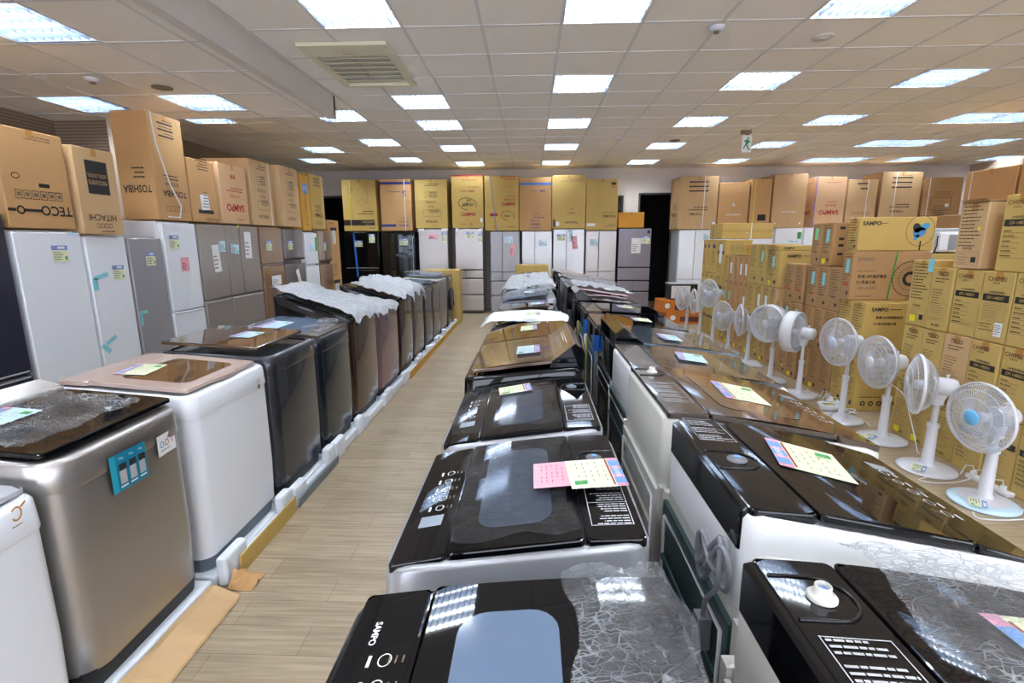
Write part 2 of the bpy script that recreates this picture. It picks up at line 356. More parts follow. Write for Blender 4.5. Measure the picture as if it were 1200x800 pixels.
mb = MB(); mb.box(XL, -4.72, LY1, LY1+.12, 0, ZC, MATS['panel']); mb.box(-4.8, -4.66, LY1-.1, LY1+.16, 0, ZC, WALLR); struct(mb.build('wall_stub'))
mb = MB(); mb.box(XR, XR+.15, YF, YB, 0, ZC+.3, WALLR); struct(mb.build('wall_right'))
mb = MB(); wall_holes(mb, XL, XR, YF-.15, ZC+.3, [(-4.6, -1.6, .1, 2.7), (-1.3, 1.7, .1, 2.7), (2.0, 5.0, .1, 2.7), (5.3, 8.3, .1, 2.7)], WALL); struct(mb.build('wall_front'))  # openings cut for the added windows that let sky light in
for n, x0 in ((3, -4.6), (4, -1.3), (5, 2.0), (6, 5.3)):     # unseen shop-front windows, added behind the viewpoint so daylight brightens the room
    mb = MB()
    for a, b, c, d in ((x0, x0+.05, .1, 2.7), (x0+2.95, x0+3, .1, 2.7), (x0, x0+3, .1, .15), (x0, x0+3, 2.65, 2.7), (x0+1.475, x0+1.525, .1, 2.7)): mb.box(a, b, YF-.1, YF-.04, c, d, FRAME)
    struct(mb.build('window_%d' % n))
    ld = bpy.data.lights.new('portal', 'AREA'); ld.shape = 'RECTANGLE'; ld.size = 3; ld.size_y = 2.6; ld.cycles.is_portal = True
    lo = bpy.data.objects.new('added_window_portal', ld); COL.objects.link(lo); lo.location = (x0+1.5, YF-.08, 1.4); lo.rotation_euler = (pi/2, 0, 0)
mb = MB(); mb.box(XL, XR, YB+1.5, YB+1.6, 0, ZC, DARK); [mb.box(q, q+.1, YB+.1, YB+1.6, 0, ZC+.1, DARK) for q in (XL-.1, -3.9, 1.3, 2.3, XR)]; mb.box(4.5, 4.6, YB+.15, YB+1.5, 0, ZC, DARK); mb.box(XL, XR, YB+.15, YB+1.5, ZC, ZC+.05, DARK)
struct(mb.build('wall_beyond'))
def door(n, x0, x1, z1):
    mb = MB()
    for a, b, c, d in ((x0-.04, x0, 0, z1+.04), (x1, x1+.04, 0, z1+.04), (x0, x1, z1, z1+.04)): mb.box(a, b, YB-.012, YB+.16, c, d, FRAME)
    return struct(mb.build('door_%d' % n))
door(1, 2.5, 3.2, 2.61); door(2, -5.0, -4.15, 2.6)
for n, x0, x1, z0, z1 in ((1, 1.72, 2.12, 1.6, 2.6), (2, 9.2, 9.5, 1.7, 2.55)):
    mb = MB()
    for a, b, c, d in ((x0, x0+.03, z0, z1), (x1-.03, x1, z0, z1), (x0, x1, z0, z0+.03), (x0, x1, z1-.03, z1)): mb.box(a, b, YB+.02, YB+.1, c, d, FRAME)
    mb.box(x0+.03, x1-.03, YB+.05, YB+.06, z0+.03, z1-.03, GLS)
    struct(mb.build('window_%d' % n))

# ---------------------------------------------------------------- ceiling lights
def make_lamp():
    t = thing('ceiling_light', 'x', 'ceiling light'); W = .285
    m = MB(); m.box(-W, W, -W, W, .085, .09, REFL)
    for s in (-1, 1):
        m.box(min(s*W, s*(W+.006)), max(s*W, s*(W+.006)), -W, W, -.004, .09, REFL); m.box(-W, W, min(s*W, s*(W+.006)), max(s*W, s*(W+.006)), -.004, .09, REFL)
    m.build('housing', t)
    for y in (-.2, -.067, .067, .2):
        m = MB(); m.cyl((-.27, y, .05), (1, 0, 0), .013, .54, TUBEM, 8); m.build('tube', t)
    m = MB()
    for k in range(1, 4): y = -W+2*W*k/4; m.box(-W, W, y-.0015, y+.0015, 0, .035, LOUV)
    for k in range(1, 9): x = -W+2*W*k/9; m.box(x-.001, x+.001, -W, W, 0, .03, LOUV)
    m.build('louver', t)
    return t
lamp0 = make_lamp(); used = [0]
def put_lamp(x, y, z, label, group):
    o = lamp0 if not used[0] else copy_tree(lamp0); used[0] = 1
    o.location = (x, y, z+.004); o['label'] = label; o['group'] = group
for i, j in LAMPS:
    x, y = GX+i*.6+.3, GY+j*.6+.3
    if y < 2.9 and not (i in (0, 3, -3, 6)): continue
    row = {-10: 'behind the viewpoint', -7: 'farther behind the viewpoint', -4: 'overhead', -1: 'nearest', 2: 'second nearest', 3: 'second nearest', 4: 'third nearest', 5: 'third nearest', 7: 'fourth', 8: 'fourth', 10: 'farthest', 11: 'farthest'}[j]
    colm = {0: 'centre column', -3: 'column right of the ceiling step', 3: 'column between the exit sign and the centre', 6: 'column beside the exit sign', 9: 'left half of the pairs', 10: 'right half of the pairs', 12: 'column right of the paired lights', 15: 'column by the right wall', -5: 'column left of the ceiling step', -7: 'column over the left fridges', -8: 'column over the left fridge cartons'}[i]
    put_lamp(x, y, ZC, 'square ceiling light, %s row, %s' % (row, colm), 'recessed louvred ceiling lights')
for k, (lx, ly) in enumerate(LOWL):
    put_lamp(lx+.3, ly+.315, ZL, 'recessed louvred light in the lowered ceiling, ' + ['far left over the ribbed wall', 'beside the step, farther one', 'cut off at the top left corner', 'nearer one by the left wall', 'overhead beside the step', 'behind the viewpoint'][k], 'lights in the lowered ceiling')

# ---------------------------------------------------------------- cardboard cartons
def carton(x, y, z, d, w_, h, rz, m, label, prints=None, side=None, group=None, name='cardboard_box', straps=(), tape=True, jit=True):
    """x,y: middle of the printed front's bottom edge; rz: facing; d goes back from the front"""
    b = MB(); e = .006
    q = [rrect(-d+e, -e, -w_/2+e, w_/2-e, .004, 0, 1), rrect(-d, 0, -w_/2, w_/2, .006, e, 1), rrect(-d, 0, -w_/2, w_/2, .006, h-e, 1), rrect(-d+e, -e, -w_/2+e, w_/2-e, .004, h, 1)]
    b.loft(q, m, smooth=False)
    b.box(-d+.01, -.01, -.001, .001, h, h+.0012, GRY)
    if tape:
        b.box(-d+.005, -.005, -.025, .025, h+.0005, h+.0014, TAPE)
        Face(b, (0, 0, h), (0, 1, 0), (0, 0, 1)).rect(-.025, -.06, .025, 0, TAPE, 1)
    F = Face(b, (0, 0, h/2), (0, 1, 0), (0, 0, 1))
    if prints: prints(F, w_/2, h/2)
    if side:
        for sgn in ((-1,) if side[0] == 'L' else (1,) if side[0] == 'R' else (-1, 1)):
            S = Face(b, (-d/2, sgn*w_/2, h/2), (-sgn, 0, 0), (0, 0, 1)); side[1](S, d/2, h/2)
    o = b.build(name); o.location = (x, y, z); o.rotation_euler = (0, 0, rz)
    tag(o, label, 'box', group)
    for (kind, a, tilt) in straps:
        s = MB(); g = .002; t = .007
        def at(zz): return a+tilt*(zz-h/2)
        P = [(g, at(0), 0), (g, at(h), h), (-d-g, at(h), h), (-d-g, at(0), 0)]
        V = []
        for i, p in enumerate(((g, at(0.003), .003), (g, at(h+g), h+g), (-d-g, at(h+g), h+g), (-d-g, at(0.003), .003))): V += [(p[0], p[1]-t, p[2]), (p[0], p[1]+t, p[2])]
        s.add(V, [(0, 1, 3, 2), (2, 3, 5, 4), (4, 5, 7, 6)], kind); s.build('strap', o)
    return o
def word_up(words, m=INK):                                  # [(text, a, b, h)] in fractions; cartons stacked upside down use flip
    def f(F, hw, hh):
        for t, a, b, h in words: F.text(t, a*hw, b*hh, h, m, maxw=1.8*hw)
    return f
def flipped(fn):
    def g(F, a, b): F.flip = -1; fn(F, a, b); F.flip = 1
    return g
# ---- big fridge cartons (fronts)
def pr_teco(F, a, b):
    F.text('TECO', -a*.45, b*.62, .07, INK, .02); F.rect(-a*.0, b*.6, a*.55, b*.66, INK, 2); F.ring(a*.62, b*.63, .03, .03, .012, INK); F.rect(a*.75, b*.6, a*.98, b*.66, INK, 2)
    for k in range(6): F.frame(-a*.7+k*a*.24, b*.22, -a*.5+k*a*.24, b*.4, .004, INK); F.rect(-a*.66+k*a*.24, b*.27, -a*.55+k*a*.24, b*.35, GRY, 2)
    F.rect(-a*.35, b*.06, -a*.02, b*.14, INK, 2); F.rules(-a*.6, -b*.82, a*.2, 2, .02, GRY); F.ring(a*.6, -b*.05, .03, .02, .006, INK)
def pr_hit1(F, a, b):
    F.rect(-a*.55, -b*.72, a*.5, b*.05, INK, 2); F.text('HITACHI', 0, b*.6, .05, INK, .01); F.text('MINITOX INVERTER', 0, -b*.22, .035, TAN2, l=3, maxw=a*.9); F.text('DIGITAL CONTROL', 0, -b*.38, .03, TAN2, l=3, maxw=a*.9)
    for k in range(4): F.frame(-a*.4+k*a*.2, b*.74, -a*.24+k*a*.2, b*.84, .004, INK)
    F.rules(-a*.5, b*.93, a*.5, 1, .02, INK)
def pr_tosh(F, a, b):
    F.text('TOSHIBA', -a*.1, b*.48, .06, INK, .02, maxw=a*1.5); F.text('東芝電冰箱', 0, b*.3, .035, INK); F.rules(-a*.4, b*.2, a*.5, 2, .03, INK, seed=3)
    for k in range(3): F.rect(-a*.45, -b*.62-k*b*.12, a*.45, -b*.59-k*b*.12, INK, 2); F.rules(-a*.42, -b*.66-k*b*.12, a*.4, 1, .02, INK, seed=k)
    for k in range(4): F.frame(-a*.6+k*a*.3, b*.72, -a*.38+k*a*.3, b*.82, .004, INK)
def pr_toshiba_side(F, a, b): F.text('TOSHIBA', 0, b*.42, .07, INK, .02, maxw=a*1.6); F.rules(-a*.5, b*.2, a*.4, 3, .04, INK)
def pr_plain(F, a, b):
    F.rules(-a*.5, -b*.7, a*.4, 5, .028, INK); F.rect(-a*.6, b*.6, a*.55, b*.72, INK, 2); F.rect(-a*.3, b*.1, a*.3, b*.6, PAPER, 3, .06); F.rules(-a*.25, b*.5, a*.25, 6, .03, GRY, l=5); F.text('FRIGIDAIRE', -a*.4, b*.9, .03, INK, maxw=a)
def pr_sampo(F, a, b):
    F.text('SAMPO', 0, b*.45, .085, RED, .03, maxw=a*1.4); F.text('ES-P17AH(SL)', 0, b*.05, .035, RED, maxw=a*1.3); F.rules(-a*.6, -b*.12, a*.6, 2, .03, RED); F.text('聲寶', 0, -b*.6, .05, RED, .01); F.rules(-a*.6, b*.85, a*.3, 1, .02, RED)
def pr_hit2(F, a, b):
    F.text('HITACHI', 0, b*.72, .045, INK, .02); F.rules(-a*.45, -b*.75, a*.4, 2, .03, INK); F.frame(-a*.4, -b*.5, a*.35, -b*.25, .004, INK); F.rules(-a*.35, -b*.3, a*.3, 4, .03, INK)
    F.text('日立電冰箱', 0, -b*.08, .04, INK); F.text('RG-41', 0, b*.1, .035, INK); F.frame(-a*.6, b*.25, a*.5, b*.52, .004, INK); F.rules(-a*.5, b*.34, a*.4, 3, .025, INK, seed=4)
def pr_blue(F, a, b): F.rect(-a*.6, -b*.72, a*.5, -b*.35, BLUEP, 2); F.text('LG', 0, -b*.53, .06, PAPER, l=3); F.text('REFRIGERATOR', 0, b*.1, .05, INK, tilt=1.57, maxw=.5); F.ring(0, b*.7, .07, .04, .01, INK, a0=0, a1=180)
def pr_oboro(F, a, b):
    F.rect(-a*.85, b*.56, a*1.0, b*.78, INK, 2); F.text('ORROKO', -a*.45, b*.64, .045, YEL, l=3); F.text('電 冷 藏 庫', -a*.45, b*.73, .022, YEL, l=3); F.text('BC-288', -a*.7, b*.88, .03, INK); F.rules(-a*.8, b*.32, a*.1, 2, .05, INK)
    q = [(-.45, -.1), (-.1, .02), (.15, -.12), (.1, -.55), (-.2, -.72), (-.5, -.5), (-.45, -.1), (-.2, -.28), (.15, -.12)]
    for (x0, y0), (x1, y1) in zip(q, q[1:]):
        L = math.hypot((x1-x0)*a, (y1-y0)*b); F.rect((x0+x1)/2*a-L/2, (y0+y1)/2*b-.002, (x0+x1)/2*a+L/2, (y0+y1)/2*b+.002, GRY, 2, math.atan2((y1-y0)*b, (x1-x0)*a))
    F.rules(a*.35, -b*.5, a*.6, 4, .03, GRY)
def pr_heran(F, a, b):
    F.rect(-a, -b*.9, a, -b*.8, BLU, 2); F.text('5', -a*.55, -b*.45, .13, BLU, .03); F.rules(-a*.3, -b*.52, a*.6, 1, .03, BLU, seed=5); F.rect(a*.05, b*.74, a*1.0, b*.84, BLU, 2); F.text('HERAN', -a*.45, b*.79, .05, BLU, .02); F.text('禾聯電冰箱', -a*.45, b*.64, .04, BLU); F.rules(-a*.8, b*.52, a*.0, 1, .03, BLU)
def pr_sampo2(F, a, b):
    F.rect(-a, -b, a, -b*.95, RED, 2); F.text('SAMPO', -a*.05, b*.47, .075, RED, .03); F.ring(0, b*.08, a*.6, .13, .012, INK, a0=-200, a1=100, tilt=-.2); F.text('V超值購', -a*.05, b*.1, .075, INK, .02, maxw=a*.9); F.text('冰箱', -a*.1, -b*.06, .05, INK, .01)
    F.text('聲寶 ES-P56A', 0, -b*.4, .05, RED, .01, maxw=a*1.4); F.rules(-a*.7, -b*.56, a*.3, 1, .03, RED); F.rules(-a*.6, -b*.82, a*.6, 1, .04, RED, seed=8); F.rect(-a*.95, b*.62, -a*.8, b*.78, PAPER, 3); F.ring(a*-.2, b*.85, .025, .025, .008, RED); F.rules(a*.1, b*.85, a*.7, 1, .03, RED)
def pr_sampo3(F, a, b):
    F.text('SAMPO', -a*.4, b*.02, .07, RED, .03); F.text('ES-P18BA', -a*.45, -b*.14, .045, RED, .01); F.rules(-a*.85, -b*.26, a*.1, 1, .03, RED); F.ring(-a*.35, b*.45, a*.4, .1, .01, INK, a0=-200, a1=100, tilt=-.2); F.text('V超值', -a*.35, b*.46, .05, INK, .02)
    F.rules(-a*.8, -b*.88, a*.1, 2, .05, RED, seed=2); F.rect(a*.25, b*.36, a*.7, b*.46, RED, 2); F.ring(a*.45, b*.86, .035, .035, .01, RED); F.rules(-a*.8, b*.86, a*-.1, 1, .04, RED); F.rules(-a*.8, -b*.6, a*.3, 1, .01, RED)
def pr_heran2(F, a, b):
    F.rect(-a, -b*.8, a, -b*.72, BTAPE, 2); F.text('禾聯', -a*.45, -b*.5, .06, BLU, .01); F.rules(-a*.1, -b*.5, a*.6, 1, .03, BLU); F.text('HERAN', -a*.0, b*.76, .045, BLU, .02); F.text('電 冰 箱', 0, b*.62, .045, BLU); F.rules(-a*.6, b*.5, a*.5, 1, .04, BLU); F.text('CARREFOUR', 0, b*.9, .035, BLU, .01, maxw=a*1.4); F.text('RF-12', 0, b*.34, .03, BLU)
def pr_pana(F, a, b):
    F.text('Panasonic', -a*.15, b*.78, .05, INK, .02, maxw=a); F.rules(-a*.4, b*.42, a*.3, 1, .03, INK); F.text('電冰箱', -a*.15, b*.26, .025, INK); F.rules(-a*.8, -b*.78, a*.5, 2, .04, GRY); F.rect(a*.55, b*.74, a*.75, b*.9, PAPER, 3); F.rect(a*.8, b*.66, a*.92, b*.94, INK, 2)
def pr_tosh2(F, a, b): F.text('TOSHIBA', -a*.5, b*.44, .05, INK, .02, maxw=a); F.rules(-a*.8, b*.3, a*.4, 1, .02, INK); F.rules(-a*.85, b*.84, -a*.2, 2, .03, GRY); F.rect(a*.4, b*.72, a*.95, b*.84, PAPER, 3); F.rect(-a*.85, -b*.88, -a*.55, -b*.78, INK, 2); F.rect(-a*.75, -b*.72, -a*.65, -b*.68, INK, 2)
def pr_tosh3(F, a, b):
    F.text('TOSHIBA', a*.1, b*.42, .05, INK, .02, maxw=a); F.rules(-a*.5, b*.26, a*.5, 2, .05, INK)
    for k in range(3): F.rect(-a*.5, -b*.82+k*b*.17, a*.5, -b*.77+k*b*.17, INK, 2); F.rules(-a*.45, -b*.88+k*b*.17, a*.4, 1, .02, INK, seed=k)
    F.rect(-a*.95, b*.72, -a*.8, b*.88, PAPER, 3)
def pr_white(F, a, b): F.text('SHIATBARN', 0, -b*.4, .04, PAPER, maxw=a*1.1); F.ring(0, -b*.02, .035, .035, .02, PAPER, a0=0, a1=180); F.rect(-.02, b*.0, .02, b*.1, PAPER, 2); F.rect(-a*.8, -b*.86, -a*.7, -b*.8, PAPER, 2); F.rect(a*.7, -b*.86, a*.8, -b*.8, PAPER, 2)
def pr_sampo4(F, a, b): F.text('SAMPO', 0, b*.4, .095, RED, .03, maxw=a*1.5); F.text('ES-A11F', a*-.1, b*.12, .045, RED, .01); F.rules(-a*.5, -b*.02, a*.4, 1, .03, RED); F.rules(-a*.6, -b*.78, a*.4, 1, .03, RED, seed=5)
def pr_c6(F, a, b):
    for k in range(5): F.frame(-a*.65+k*a*.26, b*.35, -a*.43+k*a*.26, b*.47, .005, INK)
    F.rules(-a*.3, -b*.62, a*.4, 2, .1, INK, seed=6); F.ring(a*-.3, -b*.1, .03, .03, .008, INK, a0=90, a1=270)
def pr_c8(F, a, b):
    F.text('國際牌', 0, -b*.75, .06, INK, .02); F.rules(-a*.35, -b*.6, a*.4, 1, .03, INK); F.frame(-a*.55, -b*.5, a*.5, b*.1, .008, INK); F.rules(-a*.4, -b*.3, a*.4, 5, .05, GRY)
    for k in range(5): F.frame(-a*.45+k*a*.2, b*.2, -a*.28+k*a*.2, b*.34, .005, INK)
    F.rect(a*.2, -b*.35, a*.4, -b*.2, PAPER, 3)
fl = flipped; GL = 'fridge cartons on top of the left fridges'
XF = -3.5
def left_carton(y0, y1, z0, z1, m, label, pr, side=None, d=.62, dx=0, straps=()):
    return carton(XF+dx, (y0+y1)/2, z0, d, y1-y0-.01, z1-z0, 0, m, label, pr, side, GL, straps=straps)
left_carton(3.345, 3.86, 1.7, 2.37, TAN, 'tan carton with an icon row, far left above the near white fridge', fl(pr_teco))
left_carton(3.895, 4.3, 1.665, 2.33, TAN2, 'light tan carton with a big black square panel, on top of the narrow white fridge', fl(pr_hit1), dx=.02)
left_carton(4.76, 5.24, 1.81, 2.78, TAN, 'tallest tan carton hugging the ceiling at left, white cord hanging down its front', fl(pr_tosh), ('L', fl(pr_toshiba_side)), d=.34)
left_carton(5.25, 5.71, 1.81, 2.45, TAN, 'short tan carton with a white notice sheet over a black bar', fl(pr_plain), ('L', pr_plain))
left_carton(5.77, 6.34, 1.81, 2.48, PNK, 'pinkish carton with red upside down lettering on the left row', fl(pr_sampo), d=.66)
left_carton(6.42, 6.97, 1.81, 2.62, TAN2, 'tan carton with black print between the red lettered carton and its twin, left row', fl(pr_hit2), straps=[(WTAPE, .2, 0)])
left_carton(7.14, 7.69, 1.81, 2.64, TAN2, 'tan carton with black print left of the blue panelled golden carton', fl(pr_hit2), dx=.04)
left_carton(7.825, 8.15, 1.765, 2.6, GLD, 'golden yellow carton with a blue square panel on the left row', fl(pr_blue))
left_carton(8.17, 8.72, 1.8, 2.66, YEL, 'farthest yellow carton of the left row, white strap near its edge', fl(pr_tosh), straps=[(WTAPE, .2, 0)])
carton(XF-.05, 9.17, 0, .6, .5, 1.06, 0, TAN, 'lower tall tan carton standing on the floor past the left fridges', pr_plain, group='tall cartons in the far left corner')
carton(XF-.05, 9.17, 1.062, .6, .5, .91, 0, TAN, 'upper tall tan carton of the pair past the left fridges', pr_plain, group='tall cartons in the far left corner')
GB = 'fridge cartons on top of the back wall fridges'
def back_carton(x0, x1, z0, z1, m, label, pr, straps=(), d=.66, dy=0, side=None):
    return carton((x0+x1)/2, 11.15+dy, z0, d, x1-x0-.012, z1-z0, -pi/2, m, label, pr, side, GB, straps=straps)
back_carton(-4.08, -3.33, 1.82, 2.9, YEL, 'mustard carton with a black band and a line drawing, yellow strap, above the black fridge', fl(pr_oboro), [(YTAPE, -.2, .02)])
back_carton(-3.25, -2.56, 1.82, 2.9, TAN, 'tan carton with navy blue stripes and a big blue numeral', fl(pr_heran), [(WTAPE, .19, 0)])
back_carton(-2.5, -1.79, 1.87, 2.89, YEL2, 'khaki carton with black box diagrams, above the left silver fridge', fl(pr_hit2))
back_carton(-1.7, -1.01, 1.87, 2.97, YEL, 'yellow carton with a red top edge and a black swoosh emblem', fl(pr_sampo2))
back_carton(-.99, -.25, 1.81, 2.95, YEL, 'yellow carton crossed by a slanted blue strap, red lettering', fl(pr_sampo3), [(BTAPE, -.18, -.11)])
back_carton(-.25, .45, 1.81, 2.91, TAN, 'tan carton with one bright blue stripe near its top', fl(pr_heran2))
back_carton(.45, 1.18, 1.85, 2.95, YEL2, 'plain khaki carton with little black print, centre of the back row', fl(pr_pana))
back_carton(1.18, 1.86, 1.81, 2.86, YEL2, 'khaki carton with a white label low on its left, beside the small window', fl(pr_tosh2))
back_carton(1.87, 2.43, 1.86, 2.18, ORG, 'low plain orange carton on the violet grey fridge by the dark doorway', None, d=.5)
back_carton(3.13, 3.95, 1.82, 2.9, TAN2, 'tan carton with black bars right of the dark doorway, white strap', fl(pr_tosh3), [(WTAPE, .12, 0)], side=('L', fl(pr_toshiba_side)))
back_carton(3.96, 4.6, 1.84, 2.77, TAN, 'tan carton with small white hand print marks, second right of the doorway', pr_white)
back_carton(4.62, 5.06, 1.84, 2.84, TAN, 'narrow tan carton with a yellow strap and a black corner logo', lambda F, a, b: F.rect(-a*.2, -b*.7, a*.6, -b*.45, INK, 2), [(YTAPE, -.13, 0)])
back_carton(5.08, 5.78, 1.84, 2.93, TAN2, 'tall light tan carton with faint white lettering, right of the yellow strap', pr_white)
back_carton(5.94, 6.58, 1.84, 2.87, PNK, 'pale pinkish carton with large red letters and a violet strap at its corner', fl(pr_sampo4), [(PTAPE, -.3, 0)], side=('L', fl(pr_sampo4)))
back_carton(6.6, 7.22, 1.84, 2.81, TAN2, 'light tan carton with one row of square icons, right back row', fl(pr_c6), [(WTAPE, .1, 0)])
back_carton(7.28, 8.1, 1.84, 2.95, TAN2, 'tallest carton of the right back row, black bars and a white strap', fl(pr_tosh3), [(WTAPE, -.12, 0)])
back_carton(8.14, 8.93, 1.96, 2.84, BRN, 'brown carton with a black framed panel, far right of the back row', pr_c8, [(WTAPE, -.28, 0)])

# ---------------------------------------------------------------- refrigerators
def fridge(x, y, rz, w_, h, m, label, doors, group, cards=None, d=.64, gap=GRY, side=None, base=None):
    """doors: (a0,a1,z0,z1,handle) in metres from the left edge / floor"""
    t = thing('refrigerator', label, 'refrigerator', (x, y, 0), rz, group); sd = side or m
    b = MB(); b.loft([rrect(-d, -.055, -w_/2, w_/2, .012, .03, 2), rrect(-d, -.055, -w_/2, w_/2, .012, h-.008, 2), rrect(-d+.008, -.063, -w_/2+.008, w_/2-.008, .012, h, 2)], sd, smooth=False)
    b.box(-d+.03, -.08, -w_/2+.02, w_/2-.02, 0, .03, BLKM); b.build('cabinet', t)
    for k, (a0, a1, z0, z1, hn) in enumerate(doors):
        p = MB(); g = .004; y0, y1 = -w_/2+a0+g, -w_/2+a1-g; r = .012
        def ring(x_, e): return [(x_, q[0], q[1]) for q in rrect(y0+e, y1-e, z0+g+e, z1-g-e, r, 0, 3)]
        p.loft([ring(-.05, 0), ring(-.008, 0), ring(-.002, .003), ring(0, .008)], m)
        dr = p.build('door' if z1-z0 > .5 else 'drawer', t)
        if hn:
            hm = MB()
            if hn == 'top': hm.box(-.012, .004, y0+.02, y1-.02, z1-g-.022, z1-g-.012, SILB)
            elif hn == 'bot': hm.box(-.012, .004, y0+.02, y1-.02, z0+g+.012, z0+g+.022, SILB)
            elif hn == 'grip': hm.box(-.01, .006, y0+.01, y1-.01, z0+g+.005, z0+g+.03, BLKM)
            elif hn in ('L', 'R'):
                yy = y0+.03 if hn == 'L' else y1-.03; hm.tube([(0, yy, z0+.12), (.035, yy, z0+.15), (.035, yy, z1-.15), (0, yy, z1-.12)], .009, SILB, 8)
            hm.build('handle', dr, bevel=.002)
    for (kind, a, zz, cw, ch, tilt) in cards or ():
        s = MB(); F = Face(s, (.0022, -w_/2+a, zz), (0, 1, 0), (0, 0, 1))
        if kind in ('green', 'blue', 'pink', 'white'):
            price_card(F, 0, 0, cw, ch, kind)
            o = s.build('price_card' if kind in ('green', 'blue') else 'paper_note', t)
        else: F.rect(-cw/2, -ch/2, cw/2, ch/2, kind, 1, tilt); o = s.build('tape_strip', t)
        if tilt:
            o.rotation_euler = (tilt, 0, 0)
            pv = Vector((.0022, -w_/2+a, zz)); o.location = pv-Matrix.Rotation(tilt, 3, 'X') @ pv
    return t
GF = 'refrigerators along the left wall'; G2 = 'refrigerators along the back wall'
def lf(y0, y1, h, m, label, doors, cards=(), dx=0, d=.64, side=None): return fridge(XF+dx, (y0+y1)/2, 0, y1-y0-.012, h, m, label, doors, GF, cards, d, side=side)
W1 = .52
lf(2.72, 3.32, 1.81, NAVY, 'dark navy refrigerator at the left edge of the picture', [(0, .588, .04, .7, 'top'), (0, .588, .7, 1.8, 'bot')])
lf(3.34, 3.89, 1.69, FRW, 'near white single door fridge beside the navy one, price card at its top', [(0, .538, .04, 1.68, None)], [('green', .33, 1.52, .13, .12, 0), (SKY, .46, 1.665, .08, .02, 0)])
lf(3.9, 4.32, 1.66, FRW, 'narrow white fridge with two blue tape tabs on its left edge', [(0, .408, .04, 1.65, None)], [('green', .28, 1.35, .12, .12, 0), (CYAN, .1, 1.33, .14, .035, .1), (CYAN, .035, 1.27, .05, .1, 0), (CYAN, .1, .8, .12, .035, .2), (CYAN, .04, .74, .04, .1, .4)])
lf(4.33, 4.75, 1.65, FRGRY, 'grey single door fridge between two white ones', [(0, .408, .04, 1.64, None)], [('green', .24, 1.45, .12, .12, 0), (CYAN, .06, .98, .1, .03, 0), (CYAN, .03, .92, .03, .12, 0)])
lf(4.77, 5.27, 1.8, FRW, 'tall white two door fridge with a pink note', [(0, .488, .04, .92, 'top'), (0, .488, .92, 1.79, None)], [('green', .14, 1.6, .13, .13, 0), ('pink', .26, 1.38, .12, .14, 0)])
lf(5.29, 6.5, 1.8, TAUPE, 'wide taupe glass multi door fridge with hanging paper notices', [(.0, .49, .98, 1.79, None), (.5, .77, .98, 1.79, None), (.79, 1.195, .98, 1.79, None), (0, .49, .58, .97, 'top'), (.5, 1.195, .58, .97, 'top'), (0, .49, .04, .57, 'top'), (.5, 1.195, .04, .57, 'top')],
   [('white', .27, 1.42, .13, .3, .06), ('blue', .4, 1.55, .12, .12, 0), ('blue', .64, 1.52, .16, .11, -.1), ('white', .93, 1.56, .15, .32, -.03), (DOTY, .76, 1.785, .03, .03, 0)])
lf(6.53, 7.12, 1.8, FRBRN, 'brown glass two door fridge with a white card taped to its lower door', [(0, .578, .04, 1.28, None), (0, .578, 1.31, 1.79, None)], [('green', .2, 1.55, .15, .13, 0), ('white', .32, 1.08, .26, .13, 0), (BTAPE, .3, 1.19, .03, .08, 0), (BTAPE, .3, .98, .03, .08, 0)])
lf(7.14, 7.8, 1.79, FRDG, 'dark grey two door fridge with a slanted white card', [(0, .648, .04, 1.28, None), (0, .648, 1.33, 1.78, 'grip')], [('green', .2, 1.55, .15, .13, 0), ('white', .4, 1.05, .1, .3, .35)])
lf(7.82, 8.32, 1.75, FRW, 'white fridge in the far half of the left row, between the grey and the brown', [(0, .488, .04, 1.22, None), (0, .488, 1.24, 1.74, None)], [('blue', .24, 1.5, .14, .14, 0), (LIME, .42, 1.56, .08, .22, 0)])
lf(8.34, 8.9, 1.79, FRBRN, 'brown two door fridge at the far end of the left row', [(0, .548, .04, 1.22, None), (0, .548, 1.26, 1.78, 'grip')], [('green', .24, 1.52, .13, .14, 0)])
def bf(x0, x1, h, m, label, doors, cards=(), d=.66, side=None, dy=0): return fridge((x0+x1)/2, 11.15+dy, -pi/2, x1-x0-.01, h, m, label, doors, G2, cards, d, side=side)
bf(-4.1, -3.34, 1.81, GLS, 'gloss black fridge crossed by a long blue tape, far left of the back wall', [(0, .75, .04, .98, None), (0, .75, 1.0, 1.8, 'bot')], [('green', .32, 1.55, .17, .13, 0), ('green', .62, 1.66, .13, .19, 0), (BTAPE, .24, 1.3, .04, .95, .02)])
bf(-3.28, -2.53, 1.8, FRMIR, 'mirror black multi door fridge reflecting pale shapes, back wall', [(0, .37, .6, 1.79, None), (.37, .74, .6, 1.79, 'R'), (0, .74, .04, .59, 'top')], [('green', .5, 1.58, .19, .14, 0)], side=BLKM)
bf(-2.45, -1.8, 1.86, FRSIL, 'silver fridge with white corner protectors and a pink note', [(0, .64, .04, .6, 'top'), (0, .64, .6, 1.85, None)], [('pink', .32, 1.69, .2, .1, 0), ('green', .56, 1.68, .1, .2, 0), (PAPER, .06, 1.84, .14, .05, 0), (PAPER, .58, 1.84, .14, .05, 0)], side=FRDG)
bf(-1.65, -1.03, 1.86, FRSIL, 'tall silver fridge with three lower drawers at the end of the aisle', [(0, .61, .98, 1.85, None), (0, .2, .79, .96, None), (.2, .61, .79, .96, None), (0, .61, .43, .77, None), (0, .61, .07, .41, None)], [('green', .33, 1.72, .18, .13, 0), ('green', .55, 1.66, .08, .2, 0), (PAPER, .05, 1.82, .1, .06, .7), (PAPER, .57, 1.84, .08, .05, 0)], side=FRDG)
